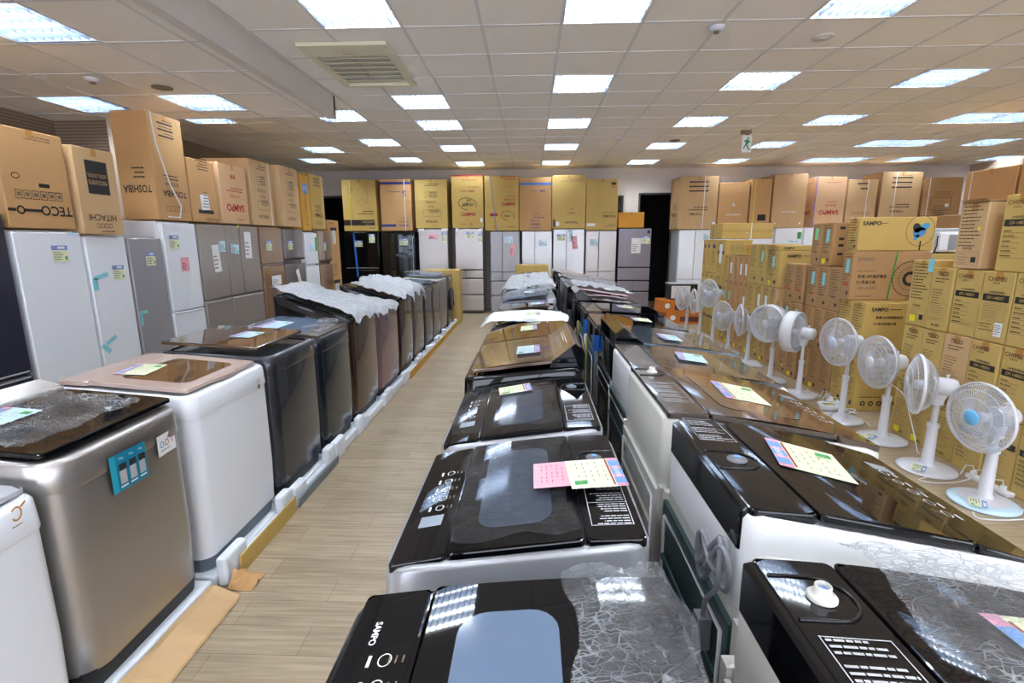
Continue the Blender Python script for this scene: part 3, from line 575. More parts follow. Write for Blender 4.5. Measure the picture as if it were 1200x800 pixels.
bf(-.88, -.23, 1.8, FRGRY, 'grey french door fridge with a pink tag hanging on its right door', [(0, .26, .93, 1.79, None), (.26, .64, .93, 1.79, None), (0, .26, .73, .92, None), (.26, .64, .73, .92, None), (0, .64, .41, .72, None), (0, .64, .05, .4, None)], [('blue', .4, 1.62, .18, .14, 0), ('pink', .48, 1.4, .1, .26, -.15)], side=FRDG)
bf(-.19, .47, 1.8, FRW, 'white french door fridge with one blue card, centre of the back wall', [(0, .27, .8, 1.79, None), (.27, .65, .8, 1.79, None), (0, .65, .42, .79, None), (0, .65, .05, .41, None)], [('blue', .45, 1.55, .18, .14, 0)])
bf(.49, 1.17, 1.84, FRW, 'white french door fridge with a pink slip, right of centre on the back wall', [(0, .28, .8, 1.83, None), (.28, .67, .8, 1.83, None), (0, .67, .42, .79, None), (0, .67, .05, .41, None)], [('green', .16, 1.66, .17, .14, 0), ('blue', .38, 1.7, .08, .28, 0), ('pink', .46, 1.55, .12, .28, .12)])
bf(1.19, 1.86, 1.8, FRSIL, 'champagne silver french door fridge with a blue card on its left door', [(0, .28, .93, 1.79, None), (.28, .66, .93, 1.79, None), (0, .28, .73, .92, None), (.28, .66, .73, .92, None), (0, .66, .41, .72, None), (0, .66, .05, .4, None)], [('blue', .18, 1.55, .18, .14, 0)])
bf(1.89, 2.6, 1.85, FRPUR, 'violet grey fridge beside the dark doorway, white sheet on its door', [(0, .7, 1.02, 1.84, None), (0, .7, .74, 1.0, None), (0, .35, .5, .72, None), (.35, .7, .5, .72, None), (0, .7, .05, .48, None)], [('green', .58, 1.6, .19, .16, 0), ('white', .38, 1.48, .2, .32, 0), (INK, .64, 1.77, .06, .06, 0)], side=BLKM)
bf(3.18, 3.9, 1.81, FRW, 'white french door fridge right of the dark doorway', [(0, .34, .75, 1.8, None), (.34, .71, .75, 1.8, None), (0, .34, .53, .74, None), (.34, .71, .53, .74, None), (0, .71, .05, .52, None)], [('blue', .6, 1.66, .19, .14, 0)])
for x0, x1, mm, lb, cr in ((3.96, 4.6, FRW, 'white fridge hidden behind the yellow long carton', ()), (4.61, 5.18, FRW, 'white fridge with a pale green card, its top showing behind the fan cartons', [('blue', .5, 1.7, .12, .16, 0)]), (5.2, 5.78, FRW, 'white fridge top with a rainbow energy label, right back row', [('blue', .38, 1.56, .2, .06, 0), (LIME, .5, 1.68, .08, .14, 0)]), (5.8, 6.5, FRW, 'white fridge top just right of the energy labelled one', ()),
                        (6.56, 7.22, FRDG, 'dark grey fridge behind the long fan carton', ()), (7.26, 8.1, FRGRY, 'grey fridge under the tallest right carton', ()), (8.12, 8.95, FRGRY, 'grey fridge top seen above the microwave oven', ())):
    bf(x0, x1, 1.84 if x1 < 8.9 else 1.78, mm, lb, [(0, x1-x0-.01, .6, 1.83 if x1 < 8.9 else 1.77, None), (0, x1-x0-.01, .05, .59, 'top')], cr)
carton(8.535, 11.15, 1.785, .6, .8, .17, -pi/2, BRN, 'flat brown carton under the framed brown one, far right back row', None, group=GB)

# ---------------------------------------------------------------- washing machines
def washer(x, y, rz, W, D, H, Hf, body, label, group, top=None, lid=GLS, lidz=.02, panel='front', panel_m=None, window=None, card=None, console=None, console_m=None, back=False,
           film=None, stickers=None, frame_m=None, z=0, cap=None, plate=False, curve=1.7, lid_mesh=None, body_r=.055, bulge=.02, front_print=None, cord=False, lid_x=None, handle=False, knob=False, lid_inset=.014, hang=None, raised=0, coil=None, block=None, h0=.105, brand=None):
    """local frame: front towards +x, rear at -x; zf(x) is the curved top"""
    t = thing('washing_machine', label, 'washing machine', (x, y, z), rz, group)
    top = top or body; rear, front = -D/2, D/2
    zf = lambda q: H+(Hf-H)*max(0, min(1, (q-rear)/D))**curve
    off = lambda dz: (lambda q: zf(q)+dz)
    H0 = min(H, Hf)-h0
    def bul(P, k=1): return [(p[0]+(bulge*k*(1-(2*p[1]/W)**2) if p[0] > 0 else 0), p[1], p[2]) for p in P]
    b = MB(); b.loft([bul(rrect(rear, front-.01, -W/2, W/2, body_r, .075, 6)), bul(rrect(rear, front, -W/2, W/2, body_r, .3, 6)), bul(rrect(rear, front, -W/2, W/2, body_r, H0, 6))], body, caps=False)
    if stickers or front_print:
        def fm(a, bb, l): return Vector((front+bulge*(1-(2*a/W)**2)+.0008*l, a, bb))
        F = Face(b, (0, 0, 0), (0, 1, 0), (0, 0, 1)); F.map = fm
        if front_print: front_print(F)
    b.build('cabinet', t)
    b = MB(); b.loft([bul(rrect(rear+.015, front-.03, -W/2+.015, W/2-.015, .05, 0, 4)), bul(rrect(rear+.01, front-.018, -W/2+.01, W/2-.01, .05, .08, 4))], DARKB if body in (WHT, SIL) else BLKM); b.build('base_skirt', t)
    c = MB(); e = .018
    c.loft([bul(rrect(rear-.001, front+.003, -W/2-.003, W/2+.003, body_r, H0, 6)), bul(rrect(rear-.001, front+.005, -W/2-.004, W/2+.004, body_r, H0+.006, 6)),
            bul(rrect(rear, front, -W/2, W/2, body_r, off(-.014), 6)), bul(rrect(rear+.005, front-.006, -W/2+.006, W/2-.006, body_r, off(-.004), 6)), bul(rrect(rear+e, front-e, -W/2+e, W/2-e, body_r-.01, off(0), 6)),
            bul(rrect(rear+e+.012, front-e-.03, -W/2+e+.012, W/2-e-.012, body_r-.015, off(-.006), 6))], top, caps=False)
    patch(c, rear+e+.006, front-e-.0, -W/2+e+.006, W/2-e-.006, .04, off(-.012), top)
    if front_print and False: pass
    c.build('top_cover', t)
    pr = front-.145 if panel == 'front' else front-.035            # lid spans from the rear console to the panel
    lr = rear+(.15 if console or plate or cap else .09); lx0, lx1 = lid_x or (lr, pr)
    i = lid_inset
    l = MB(); slab(l, lx0, lx1, -W/2+i, W/2-i, off(lidz), .016, lid, r=.025); lo = l.build('lid', t)
    if window is not None:
        ww = MB(); patch(ww, lx0+.07, lx1-.06, -W/2+i+.085, W/2-i-.085, .05, off(lidz+.0012), window); ww.build('lid_window', lo)
    if handle:
        hh = MB(); hh.loft([[(lx1-.03+.055*u*(1-(2*v/.34)**2), v, zf(lx1)+lidz+(.002 if k else -.016)) for u, v in [(0, q/10*.34-.17) for q in range(11)]+[(1, .17-q/10*.34) for q in range(11)]] for k in (0, 1)], lid); hh.build('lid_handle', lo)
    pm = panel_m or GLS
    if panel == 'front':
        p = MB(); slab(p, lx1+.003, front-.012+bulge*.2, -W/2+i, W/2-i, off(lidz-.004), .02, pm, nx=8, r=.012)
        F = Face(p, (0, 0, 0), (1, 0, 0), (0, 1, 0)); F.map = lambda a, bb, L: Vector((a, bb, zf(a)+lidz-.004+.0008*L))
        Q = F; xc = (lx1+front)/2-.005
        rg = random.Random(int(abs(x*100+y*37)))
        for k in range(5):
            Q.ring(xc-.012, -W*.2+k*.052, .012, .014, .0022, WHT2, l=1, n=14); Q.rect(xc+.012, -W*.2+k*.052-.012, xc+.018, -W*.2+k*.052+.012, WHT2, 1)
            for q in range(3): Q.rect(xc-.045+q*.012, -W*.2+k*.052-.008, xc-.042+q*.012, -W*.2+k*.052+.008, GRY, 1)
        Q.rect(xc-.03, W*.18, xc+.03, W*.26, mat('display_grey', C(150, 160, 170), .2), 1); brand and Q.text(brand, xc+.022, -W*.3, .013, WHT2, .03, tilt=pi/2)
        p.build('control_panel', t)
    if console == 'flat' or (console is None and plate):
        p = MB(); slab(p, rear+.012, lx0-.003, -W/2+i, W/2-i, off(lidz-.002), .02, console_m or BLK, nx=6, r=.012)
        F = Face(p, (0, 0, 0), (1, 0, 0), (0, 1, 0)); F.map = lambda a, bb, L: Vector((a, bb, zf(a)+lidz-.0015+.0008*L))
        if plate:
            a0, a1, b0, b1 = rear+.03, lx0-.02, *plate
            F.frame(a0, b0, a1, b1, .002, SILB, 1); n = int((b1-b0)/.011)
            for k in range(n):
                bb = b0+.006+k*.011
                if k % 5 != 4: F.rules(a0+.006, bb, a1-.004, 1, .011, SILB, .0045, 1, seed=k)
            F.rect(a0, (b0+b1)/2-.001, a1, (b0+b1)/2+.001, SILB, 1)
        p.build('rear_console', t)
    elif console == 'raised':
        p = MB(); zz = zf(rear); x2 = rear+.17; cm = console_m or BRP
        prof = [(rear+.004, zz-.02), (rear+.004, zz+.075), (rear+.05, zz+.115), (x2, zz+.02), (x2+.01, zz-.02)]
        p.loft([[(a, v, c_) for a, c_ in prof] for v in (-W/2+.004, W/2-.004)], BLK, smooth=False)
        F = Face(p, ((rear+.05+x2)/2, 0, zz+.0675), (0, 1, 0), (-.12, 0, .095)); F.rect(-W/2+.02, -.07, W/2-.02, .07, cm, 1); F.frame(-W/2+.015, -.075, W/2-.015, .074, .003, SILB, 2)
        for k in range(6): F.ring(-.15+k*.06, -.01, .012, .012, .002, WHT2, 3, 14)
        F.rules(-.18, .035, .18, 2, .014, WHT2, l=3)
        F2 = Face(p, (rear+.027, 0, zz+.0955), (0, -1, 0), (.046, 0, .04)); F2.rect(-W/2+.03, -.028, W/2-.03, .026, BGL, 1)
        p.build('control_console', t, bevel=.004)
    elif console == 'riser':
        p = MB(); zz = zf(rear); p.loft([[(a, v, c_) for a, c_ in ((rear+.004, zz-.02), (rear+.004, zz+.05), (rear+.03, zz+.062), (rear+.13, zz+.03), (rear+.14, zz-.02))] for v in (-W/2+.004, W/2-.004)], console_m or STEEL, smooth=False); p.build('rear_console', t, bevel=.006)
    if cap is not None:
        cx, cyy = rear+.08, cap; zz = zf(cx)+lidz-.001; p = MB()
        if knob: p.lathe([(.022, 0), (.022, .004), (.019, .007), (.0125, .009), (.0125, .021), (.011, .0225), (.0095, .021), (.0095, .013)], (cx, cyy, zz), (0, 0, 1), OFFW, 24); p.cyl((cx, cyy, zz+.008), (0, 0, 1), .009, .006, BLUEP, 16)
        else: p.lathe([(.024, 0), (.024, .003), (.016, .004), (.014, .007), (.008, .008)], (cx, cyy, zz), (0, 0, 1), GPL, 20); p.cyl((cx, cyy, zz+.007), (0, 0, 1), .008, .003, BLUEP, 14)
        p.build('water_inlet', t)
        p = MB(); P = [(cx-.06, cyy-.05), (cx+.0, cyy-.05)]+[(cx+.0+.05*cos(rad(a)), cyy+.05*sin(rad(a))) for a in range(-80, 81, 10)]+[(cx-.06, cyy+.05)]
        p.tube([(a, bb, zf(a)+lidz-.001) for a, bb in P], .003, BLK, 6); p.build('inlet_rim', t)
    if back:
        p = MB(); p.box(rear-.012, rear, -W/2+.03, W/2-.03, .12, H0-.04, back if back is not True else BKP)
        for k in range(3): p.tube([(rear-.013, -W/2+.07, .2+k*.22), (rear-.016, W/2-.07, .2+k*.22)], .008, back if back is not True else BKP, 6)
        p.tube([(rear-.014, -W/2+.06, .15), (rear-.014, -W/2+.06, H0-.08), (rear-.014, W/2-.06, H0-.08), (rear-.014, W/2-.06, .15)], .006, SILB, 6)
        F = Face(p, (rear-.013, 0, H0*.62), (0, -1, 0), (0, 0, 1)); F.rules(-.12, .05, .12, 6, .022, SILB, l=1)
        for k in range(5):
            F.rect(-W*.38, -.3+k*.12, -W*.38+.012, -.28+k*.12, BLKM, 1); F.rect(-W*.34, -.3+k*.12, -W*.34+.012, -.28+k*.12, BLKM, 1)
        p.build('back_panel', t)
        for s0 in (-W/2-.004, W/2-.026): p = MB(); p.box(rear-.006, rear+.02, s0, s0+.03, .06, H0-.02, body); p.build('corner_post', t)
    if block:
        p = MB(); p.loft([rrect(rear-.004, rear+.05, -W/2+.04, W/2-.04, .008, H-.085, 3), rrect(rear-.004, rear+.05, -W/2+.04, W/2-.04, .008, H+.002, 3), rrect(rear+.002, rear+.05, -W/2+.045, W/2-.045, .01, H+lidz-.004, 3)], block, smooth=False); p.build('rear_cover', t)
    if cord:
        p = MB(); cyy, zc = cord; P = []
        for k in range(90):
            a = k/90*2*pi*2.6; P.append((rear-.03-.008*sin(a*1.7), cyy+.075*cos(a)+.012*sin(a*.5), zc-.05*sin(2*a)*(1-.3*sin(a*.33))-.03*cos(a)-.03*k/90))
        P += [(rear-.035, cyy, zc-.12), (rear-.035, cyy+.01, zc-.17)]
        p.tube(P, .0058, CORD, 7); p.box(rear-.05, rear-.02, cyy-.006, cyy+.03, zc-.25, zc-.17, CORD); p.build('power_cord', t)
    if coil:
        for q, (cyy, zc, cm) in enumerate(coil):
            p = MB(); P = []
            for k in range(60): a = k/60*2*pi*3; P.append((rear-.035-.004*sin(a*2.2), cyy+(.045+.006*sin(a*.7))*cos(a), zc+(.065+.008*cos(a*.6))*sin(a)))
            p.tube(P, .008, cm, 6); p.build('inlet_hose', t)
        p = MB(); p.box(rear-.05, rear-.044, -.16, -.12, H0-.3, H0+.06, YTAPE); p.box(rear-.05, rear-.044, .1, .14, H0-.34, H0-.05, YTAPE); p.build('cable_tag', t)
        for q in ((rear-.01, rear+.03, -W/2-.006, -W/2-.003, H0-.02, H0+.1, BTAPE), (rear-.016, rear-.012, -W/2, -W/2+.03, H0-.12, H0+.1, BTAPE), (rear-.02, rear-.016, .0, .025, H0-.3, H0-.05, BTAPE)): p = MB(); p.box(*q); p.build('blue_tape', t)
        p = MB(); p.lathe([(.02, 0), (.02, .03), (.012, .035)], (rear-.04, .2, H0-.12), (-1, 0, 0), LGREEN, 14); p.build('hose_plug', t)
    if stickers:
        for sf in (stickers if isinstance(stickers, tuple) else (stickers,)):
            p = MB(); F = Face(p, (0, 0, 0), (0, 1, 0), (0, 0, 1)); F.map = lambda a, bb, L: Vector((front+bulge*(1-(2*a/W)**2)+.0008*L+.001, a, bb)); sf(F); p.build('sticker', t)
    if film:
        fmat, (fx0, fx1, fy0, fy1), amp, hangd = film
        p = MB(); nx, ny = 30, 26; rg = random.Random(int(abs(x*91+y*53))); ph = [rg.uniform(0, 6) for _ in range(8)]; V = []
        for a in range(nx+1):
            for bb in range(ny+1):
                u, v = a/nx, bb/ny; wob = .012*sin(9*u+ph[0])+.014*sin(13*v+ph[1])
                xx = fx0+(fx1-fx0)*u+wob*(1 if bb in (0, ny) or a in (0, nx) else .3); yy = fy0+(fy1-fy0)*v+.012*sin(11*u+ph[2])*(abs(2*v-1))
                zz = zf(max(rear, min(front, xx)))+lidz+.012+amp*(abs(sin(17*u+7*v+ph[3]))*.5+abs(sin(9*v*1.7-13*u+ph[4]))*.5+rg.uniform(0, .35))
                over = max(0, xx-front-.0, 0)+max(0, abs(yy)-W/2); zz -= over*hangd
                if over > 0: xx = min(xx, front+.035); yy = max(-W/2-.02, min(W/2+.02, yy))
                V.append((xx, yy, zz))
        p.add(V, [(a*(ny+1)+bb, (a+1)*(ny+1)+bb, (a+1)*(ny+1)+bb+1, a*(ny+1)+bb+1) for a in range(nx) for bb in range(ny)], fmat, True)
        p.build('protective_film', t)
    t['_zf'] = 0; del t['_zf']
    return t, off(lidz)
def lid_card(wt, zf, a, bb, w_, h_, kind, label, rot=0, group='price cards lying on lids', dz=.0):
    """a loose card lying on a lid, its own thing; a,bb: place in the washer's own frame"""
    m = MB(); F = Face(m, (0, 0, 0), (1, 0, 0), (0, 1, 0)); cs, sn = cos(rot), sin(rot)
    F.map = lambda p, q, L: Vector((p, q, zf(a+p*cs-q*sn)-zf(a)+.003+.00035*L+.012*max(0, abs(q)/w_-.25)**2))
    n = 10
    m.add([F.P(p, -w_/2+w_*k/n, 0) for k in range(n+1) for p in (-h_/2, h_/2)], [(2*k, 2*k+1, 2*k+3, 2*k+2) for k in range(n)], {'green': PALEG, 'blue': SKY, 'pink': PINK}[kind])
    G = F; body = {'green': PALEG, 'blue': SKY, 'pink': PINK}[kind]
    if kind != 'pink':
        for k in range(n):
            y0, y1 = -w_/2+w_*k/n, -w_/2+w_*(k+1)/n; G.rect(-h_*.5, y0, -h_*.3, y1, BLUEP if k % 3 else MAG, 1)
        G.text('節能標章', -h_*.4, 0, h_*.1, PAPER, tilt=pi/2, l=2); G.rect(h_*.2, w_*.25, h_*.42, w_*.38, LIME, 2)
        G.rect(-h_*.28, -w_*.45, -h_*.25, w_*.45, RED, 2)
    for k in range(5): [G.rect(-h_*.18+k*h_*.12, -w_*.38+q*w_*.15, -h_*.155+k*h_*.12, -w_*(.38-.11)+q*w_*.15-(.03*w_ if (k+q) % 3 else 0), CRULE if kind != 'pink' else mat('print_pinkred', C(206, 110, 120), .6), 2) for q in range(5) if (k*3+q) % 7]
    o = m.build('price_card' if kind != 'pink' else 'paper_note')
    p = wt.matrix_basis @ Vector((a, bb, zf(a)+dz)); o.location = p; o.rotation_euler = (0, 0, wt.rotation_euler[2]+rot)
    tag(o, label, 'card', group)
    return o
GLW = 'washing machines along the left of the aisle'; GCL = 'washing machines facing the aisle in the centre'; GCR = 'washing machines facing the fans in the centre'
def st_gold(F): F.ring(.2, .77, .018, .022, .005, GOLDI, 1, a0=-150, a1=140); F.rect(.215, .785, .235, .792, GOLDI, 1, .5); F.rules(.18, .735, .23, 1, .01, GRY, l=1)
def st_steel(F):
    F.rect(-.11, .66, .05, .8, mat('sticker_teal', C(20, 130, 160), .3), 1); F.rect(-.115, .66, -.09, .8, mat('sticker_teal2', C(40, 160, 180), .3), 2)
    for k in range(3): F.rect(-.08+k*.045, .685, -.05+k*.045, .735, SILB, 2); F.rect(-.078+k*.045, .735, -.046+k*.045, .76, INK, 2); F.rect(-.082+k*.045, .672, -.05+k*.045, .678, PAPER, 2); F.text('75kg', -.066+k*.045, .78, .01, PAPER, l=2)
    pass
def st_steel2(F): F.rect(.115, .7, .225, .785, PAPER, 1); F.ring(.14, .745, .012, .014, .004, BLUEP, 2); F.ring(.17, .745, .012, .014, .004, GOLDI, 2); F.ring(.203, .75, .008, .014, .004, MAG, 2); F.rules(.13, .72, .215, 1, .01, GRY)
def st_small(F): F.ring(.2, .8, .008, .012, .003, LIME, 1); F.ring(.225, .8, .008, .012, .003, MAG, 1); F.rect(.2, .755, .225, .78, GRY, 1)
def st_sil(F): F.ring(.2, .84, .012, .016, .003, SILB, 1); F.rect(.218, .826, .234, .85, GOLDI, 1)
def st_strip(F): F.rect(.24, .74, .252, .82, PAPER, 1)
def st_tag(F): F.rect(-.21, .83, -.14, .85, mat('tag_teal', C(30, 70, 80), .4), 1)
XW = -1.5
def LW(y0, y1, *a, **k):
    D = k.pop('D', .6); dx = k.pop('dx', 0)
    return washer(XW-D/2+dx, (y0+y1)/2, 0, y1-y0-.015, D, *a, z=.055, **k)
w_, zz_ = LW(.79, 1.39, .84, .79, WHT, 'white top loader with a gold swirl mark, cut off at the bottom left corner', GLW, top=WHT, lid=SILB, panel='rear', window=SMK, front_print=st_gold, curve=1.2, dx=-.01)
w_, zz_ = LW(1.4, 2.03, .91, .86, STEEL, 'brushed steel top loader with a teal sticker, near the left bottom corner', GLW, top=STEEL, lid=BLK, lidz=.03, panel='rear', console='riser', stickers=(st_steel, st_steel2), film=(FILM, (-.16, .23, -.29, .2), .014, 0), curve=1.3, D=.64, body_r=.09)
lid_card(w_, zz_, -.02, -.13, .2, .14, 'blue', 'pale blue price card on the film covered lid of the brushed steel washer', 0, dz=.03)
w_, zz_ = LW(2.06, 2.73, .92, .87, WHT, 'white top loader with a rose gold lid and brown glass window', GLW, top=WHT, lid=ROSEL, lidz=.022, panel='rear', window=BGL, console='flat', console_m=ROSEL, stickers=st_small, handle=True, curve=1.2, D=.64, lid_inset=.045)
lid_card(w_, zz_, -.1, -.05, .2, .14, 'green', 'pale green price card on the rose gold lid', .15)
w_, zz_ = LW(2.77, 3.4, .93, .89, DGRY, 'dark grey top loader with a large brown mirror glass lid', GLW, top=DGRY, lid=BGL, lidz=.05, panel='rear', stickers=st_sil, curve=1.2, D=.66, lid_x=(-.32, .25), lid_inset=.015)
lid_card(w_, zz_, .02, .02, .19, .13, 'blue', 'pale blue price card on the large brown mirror lid')
w_, zz_ = LW(3.43, 4.06, .93, .87, DBLU, 'blue black top loader with silver front controls, fifth from the near end', GLW, top=DBLU, lid=SMK, panel='front', panel_m=GREIGE, stickers=st_strip, curve=1.5, D=.66, film=(FILM, (.15, .3, -.2, .28), .012, 0))
lid_card(w_, zz_, -.08, -.1, .3, .16, 'blue', 'wide pale blue card on the lid of the blue black washer')
w_, zz_ = LW(4.09, 4.8, 1.12, .9, BROWN, 'glossy brown top loader whose raised lid is wrapped in milky film', GLW, top=BLK, lid=BLK, lidz=.02, panel='rear', front_print=st_tag, curve=1, h0=.03, film=(FILMW, (-.36, .37, -.3, .38), .022, 1.5), D=.66)
w_, zz_ = LW(4.83, 5.6, .95, .83, ROSE, 'dusty rose top loader under milky film', GLW, top=ROSE, lid=BLK, lidz=.02, panel='rear', front_print=lambda F: F.rect(-.1, .74, -.04, .77, mat('tag_teal', C(30, 70, 80), .4), 1), film=(FILMW, (-.4, .38, -.4, .4), .03, 1.5), D=.68, curve=1, h0=.03)
w_, zz_ = LW(5.63, 6.3, 1.06, .86, DBRN, 'very dark brown glossy washer right after the dusty rose one', GLW, top=BLK, lid=BLK, lidz=.03, panel='rear', curve=1, h0=.03, film=(FILMW, (-.2, .37, -.3, .36), .03, 1.5), D=.68)
w_, zz_ = LW(6.33, 6.98, 1.0, .86, GREIGE, 'grey brown washer with film hanging over its corner', GLW, lid=BLK, lidz=.05, panel='rear', film=(FILMW, (-.35, .37, -.36, .36), .035, 2.5), D=.66)
w_, zz_ = LW(7.01, 7.62, .9, .86, DGRY, 'dark grey washer in the far half of the left line, eighth in view', GLW, lid=BLK, panel='rear', console='riser', console_m=BLK, D=.64)
w_, zz_ = LW(7.65, 8.3, .92, .88, GREIGE, 'grey brown washer with a pale card on its lid, far half of the left line', GLW, lid=SMK, panel='front', D=.64)
w_, zz_ = LW(8.33, 8.98, .95, .92, STEEL, 'steel washer with a raised curved dark lid near the far end of the left line', GLW, lid=SMK, lidz=.06, panel='rear', film=(FILM, (-.3, .3, -.3, .3), .02, 0), D=.64)
# front loader at the far end
t = thing('front_load_washer', 'dark grey front loading washer with a round door, far left line', 'washing machine', (XW-.3, 9.36, .055), 0)
b = MB(); b.loft([rrect(-.3, .3, -.3, .3, .02, 0), rrect(-.3, .3, -.3, .3, .02, .92), rrect(-.29, .29, -.29, .29, .02, .93)], DGRY); b.build('cabinet', t)
b = MB(); b.lathe([(.2, 0), (.215, .02), (.21, .04), (.16, .05), (.14, .035), (.05, .045)], (.3, 0, .48), (1, 0, 0), BLK, 32); dr = b.build('door', t)
b = MB(); b.box(.34, .36, .15, .19, .4, .56, SILB); b.build('door_handle', dr, bevel=.004)
b = MB(); b.box(.3, .304, -.28, .28, .8, .91, BLK); b.cyl((.304, 0, .855), (1, 0, 0), .035, .02, SILB, 20); b.build('control_panel', t)
carton(-1.38, 9.95, 0, .72, .42, 1.05, 0, YEL2, 'tall khaki carton closing the far end of the left washer line, violet strap', lambda F, a, b: F.text('滾筒洗衣機', a*.5, 0, .05, INK, tilt=pi/2), straps=[(PTAPE, .14, 0)])
# foam trays and card edging under the left line
ty = [(1.4, 2.03), (2.06, 2.73), (2.77, 3.4), (3.43, 4.06), (4.09, 4.8), (4.83, 5.6), (5.63, 6.3), (6.33, 6.98), (7.01, 7.62), (7.65, 8.3), (8.33, 8.98), (9.06, 9.66)]
tw = ['steel', 'rose gold lidded', 'brown mirror lidded', 'blue black', 'glossy brown', 'dusty rose', 'very dark brown', 'film draped grey brown', 'far dark grey', 'card topped grey brown', 'curved lid steel', 'front loading']
tw = dict(zip([a for a, _ in ty], tw))
def foam_tray(y0, y1, lab, guard=True):
    b = MB(); h = .054; xr_, xf_ = -2.08, XW+.075
    b.box(xr_, XW+.02, y0, y1, 0, h, FOAM); o = b.build('foam_tray', bevel=.01); tag(o, lab, 'packing foam', 'white foam trays under the left washers')
    if not guard: return
    b = MB(); rg = random.Random(int(y0*77)); g0 = XW+.024; h1 = rg.uniform(.11, .16); h2 = rg.uniform(.11, .16); l1 = rg.uniform(.1, .2)
    for q in ((g0, xf_, y0+.003, y0+l1, 0, h1), (g0, xf_-.015, y0+l1, y1-.12, 0, rg.uniform(.06, .085)), (g0, xf_, y1-.12, y1-.003, 0, h2)): b.box(*q, FOAM)
    o = b.build('foam_guard', bevel=.014); tag(o, lab.replace('white foam tray under', 'lumpy white foam guard at the foot of'), 'packing foam', 'white foam guards along the aisle')
for i, (a, c) in enumerate(ty):
    foam_tray(a-.005, c+.005, 'white foam tray under the %s washer' % tw[a], a != 1.4)
foam_tray(.785, 1.385, 'white foam tray under the gold marked washer at the bottom left')
def strip(y0, y1, m, lab, h=.1, x=XW+.082, tilt=0):
    b = MB(); b.loft([[(x, q, 0), (x+.007, q, 0), (x+.012+tilt, q, h), (x+.005+tilt, q, h)] for q in (y0, y1)], m, smooth=False); o = b.build('card_edging')
    return tag(o, lab, 'cardboard', 'cardboard edging at the foot of the left washers')
strip(2.15, 2.74, YEL, 'yellowish card edging standing in front of the rose gold lidded washer')
strip(2.78, 3.42, mat('grey_card', C(120, 128, 134), .6), 'grey card edging in front of the brown mirror lidded washer', .06)
strip(5.7, 6.9, GLD, 'golden card edging by the very dark brown washer', .09); strip(6.92, 8.3, GLD, 'golden card edging in the far half of the left line', .08); strip(8.32, 9.68, GLD, 'farthest golden card edging near the front loading washer', .08)
b = MB(); n = 12; V = []
for k in range(n+1):
    yy = 1.392+.6*k/n; V += [(XW+.03, yy, .05+.004*sin(k)), (XW+.06, yy, .052+.006*cos(k)), (XW+.17+.004*sin(3*k), yy, .012+.003*sin(2*k)), (XW+.175+.004*sin(3*k), yy, .004)]
b.add(V, [(4*k+j, 4*k+4+j, 4*k+5+j, 4*k+1+j) for k in range(n) for j in range(3)], TAN2, False); o = b.build('card_flap'); sd = o.modifiers.new('s', 'SOLIDIFY'); sd.thickness = .004
tag(o, 'folded down tan cardboard flap on the floor in front of the steel washer', 'cardboard')
b = MB(); rg = random.Random(3); V = []
for a in range(9):
    for c in range(9): V.append((XW+.09+a*.014, 2.03+c*.016, max(.004, .07-.007*a+rg.uniform(-.012, .014)-.05*abs(c-4)/4)))
b.add(V, [(a*9+c, a*9+9+c, a*9+10+c, a*9+c+1) for a in range(8) for c in range(8)], TAN); o = b.build('torn_card'); sd = o.modifiers.new('s', 'SOLIDIFY'); sd.thickness = .003
tag(o, 'crumpled torn piece of brown cardboard between the steel and the rose gold lidded washers', 'cardboard')

# centre line facing the aisle
def CLW(y0, y1, *a, **k):
    D = k.pop('D', .6); return washer(-.03, (y0+y1)/2, pi, y1-y0-.015, D, *a, **k)
w_, zz_ = CLW(.27, .9, .955, .9, SIL, 'nearest black lidded washer at the bottom edge, clear film on its rear corner', GCL, top=BLK, lid=GLS, panel='front', window=SMK, console='flat', cap=None, film=(FILM, (-.3, -.1, -.3, .2), .008, .3), D=.6, brand='SAMPO', lidz=.008)
lid_card(w_, zz_, .0, .13, .16, .12, 'blue', 'pale blue sheet on the window of the nearest washer', pi/2)
w_, zz_ = CLW(1.0, 1.66, .94, .86, SIL, 'silver washer with a pink note and a glossy card on its black lid', GCL, top=SIL, lid=GLS, panel='front', window=SMKD, console='flat', cap=-.12, plate=(.04, .25), film=(FILMT, (-.14, .17, -.29, .29), .003, 0), D=.61, lidz=.01)
lid_card(w_, zz_, -.1, .02, .15, .12, 'pink', 'pink paper note on the film covered lid of the silver washer', 0, dz=.02)
lid_card(w_, zz_, -.21, .03, .17, .15, 'green', 'glossy price card beside the pink note', .05, dz=.022)
w_, zz_ = CLW(1.72, 2.42, .93, .85, SIL, 'silver sided washer with only a pale green card on its black lid', GCL, top=SIL, lid=GLS, panel='front', window=SMKD, console='flat', plate=(.08, .26), cap=-.18, film=(FILMT, (-.12, .28, -.3, .3), .004, 0), D=.6, lidz=.01)
lid_card(w_, zz_, .04, -.2, .12, .15, 'green', 'pale green card near the far edge of the third black lid', .1, dz=.006)
w_, zz_ = CLW(2.5, 3.2, .97, .9, BLK, 'black washer with a raised slanted brown control console', GCL, top=BLK, lid=mat('lid_film_brown', C(112, 92, 80), .1, metal=.5, coat=1), lidz=.035, panel='rear', console='raised', film=(FILMT, (-.12, .29, -.33, .33), .006, .6), D=.62)
lid_card(w_, zz_, -.02, .06, .2, .13, 'blue', 'pale blue price card left of the raised brown console', 0, dz=.008)
w_, zz_ = CLW(3.28, 3.95, .95, .88, BLK, 'washer with a full brown mirror lid just beyond the raised console', GCL, top=BLK, lid=BGL, lidz=.035, panel='rear', console='flat', console_m=BGL, D=.62)
lid_card(w_, zz_, -.02, -.05, .2, .12, 'green', 'pale green price card on the full brown mirror lid')
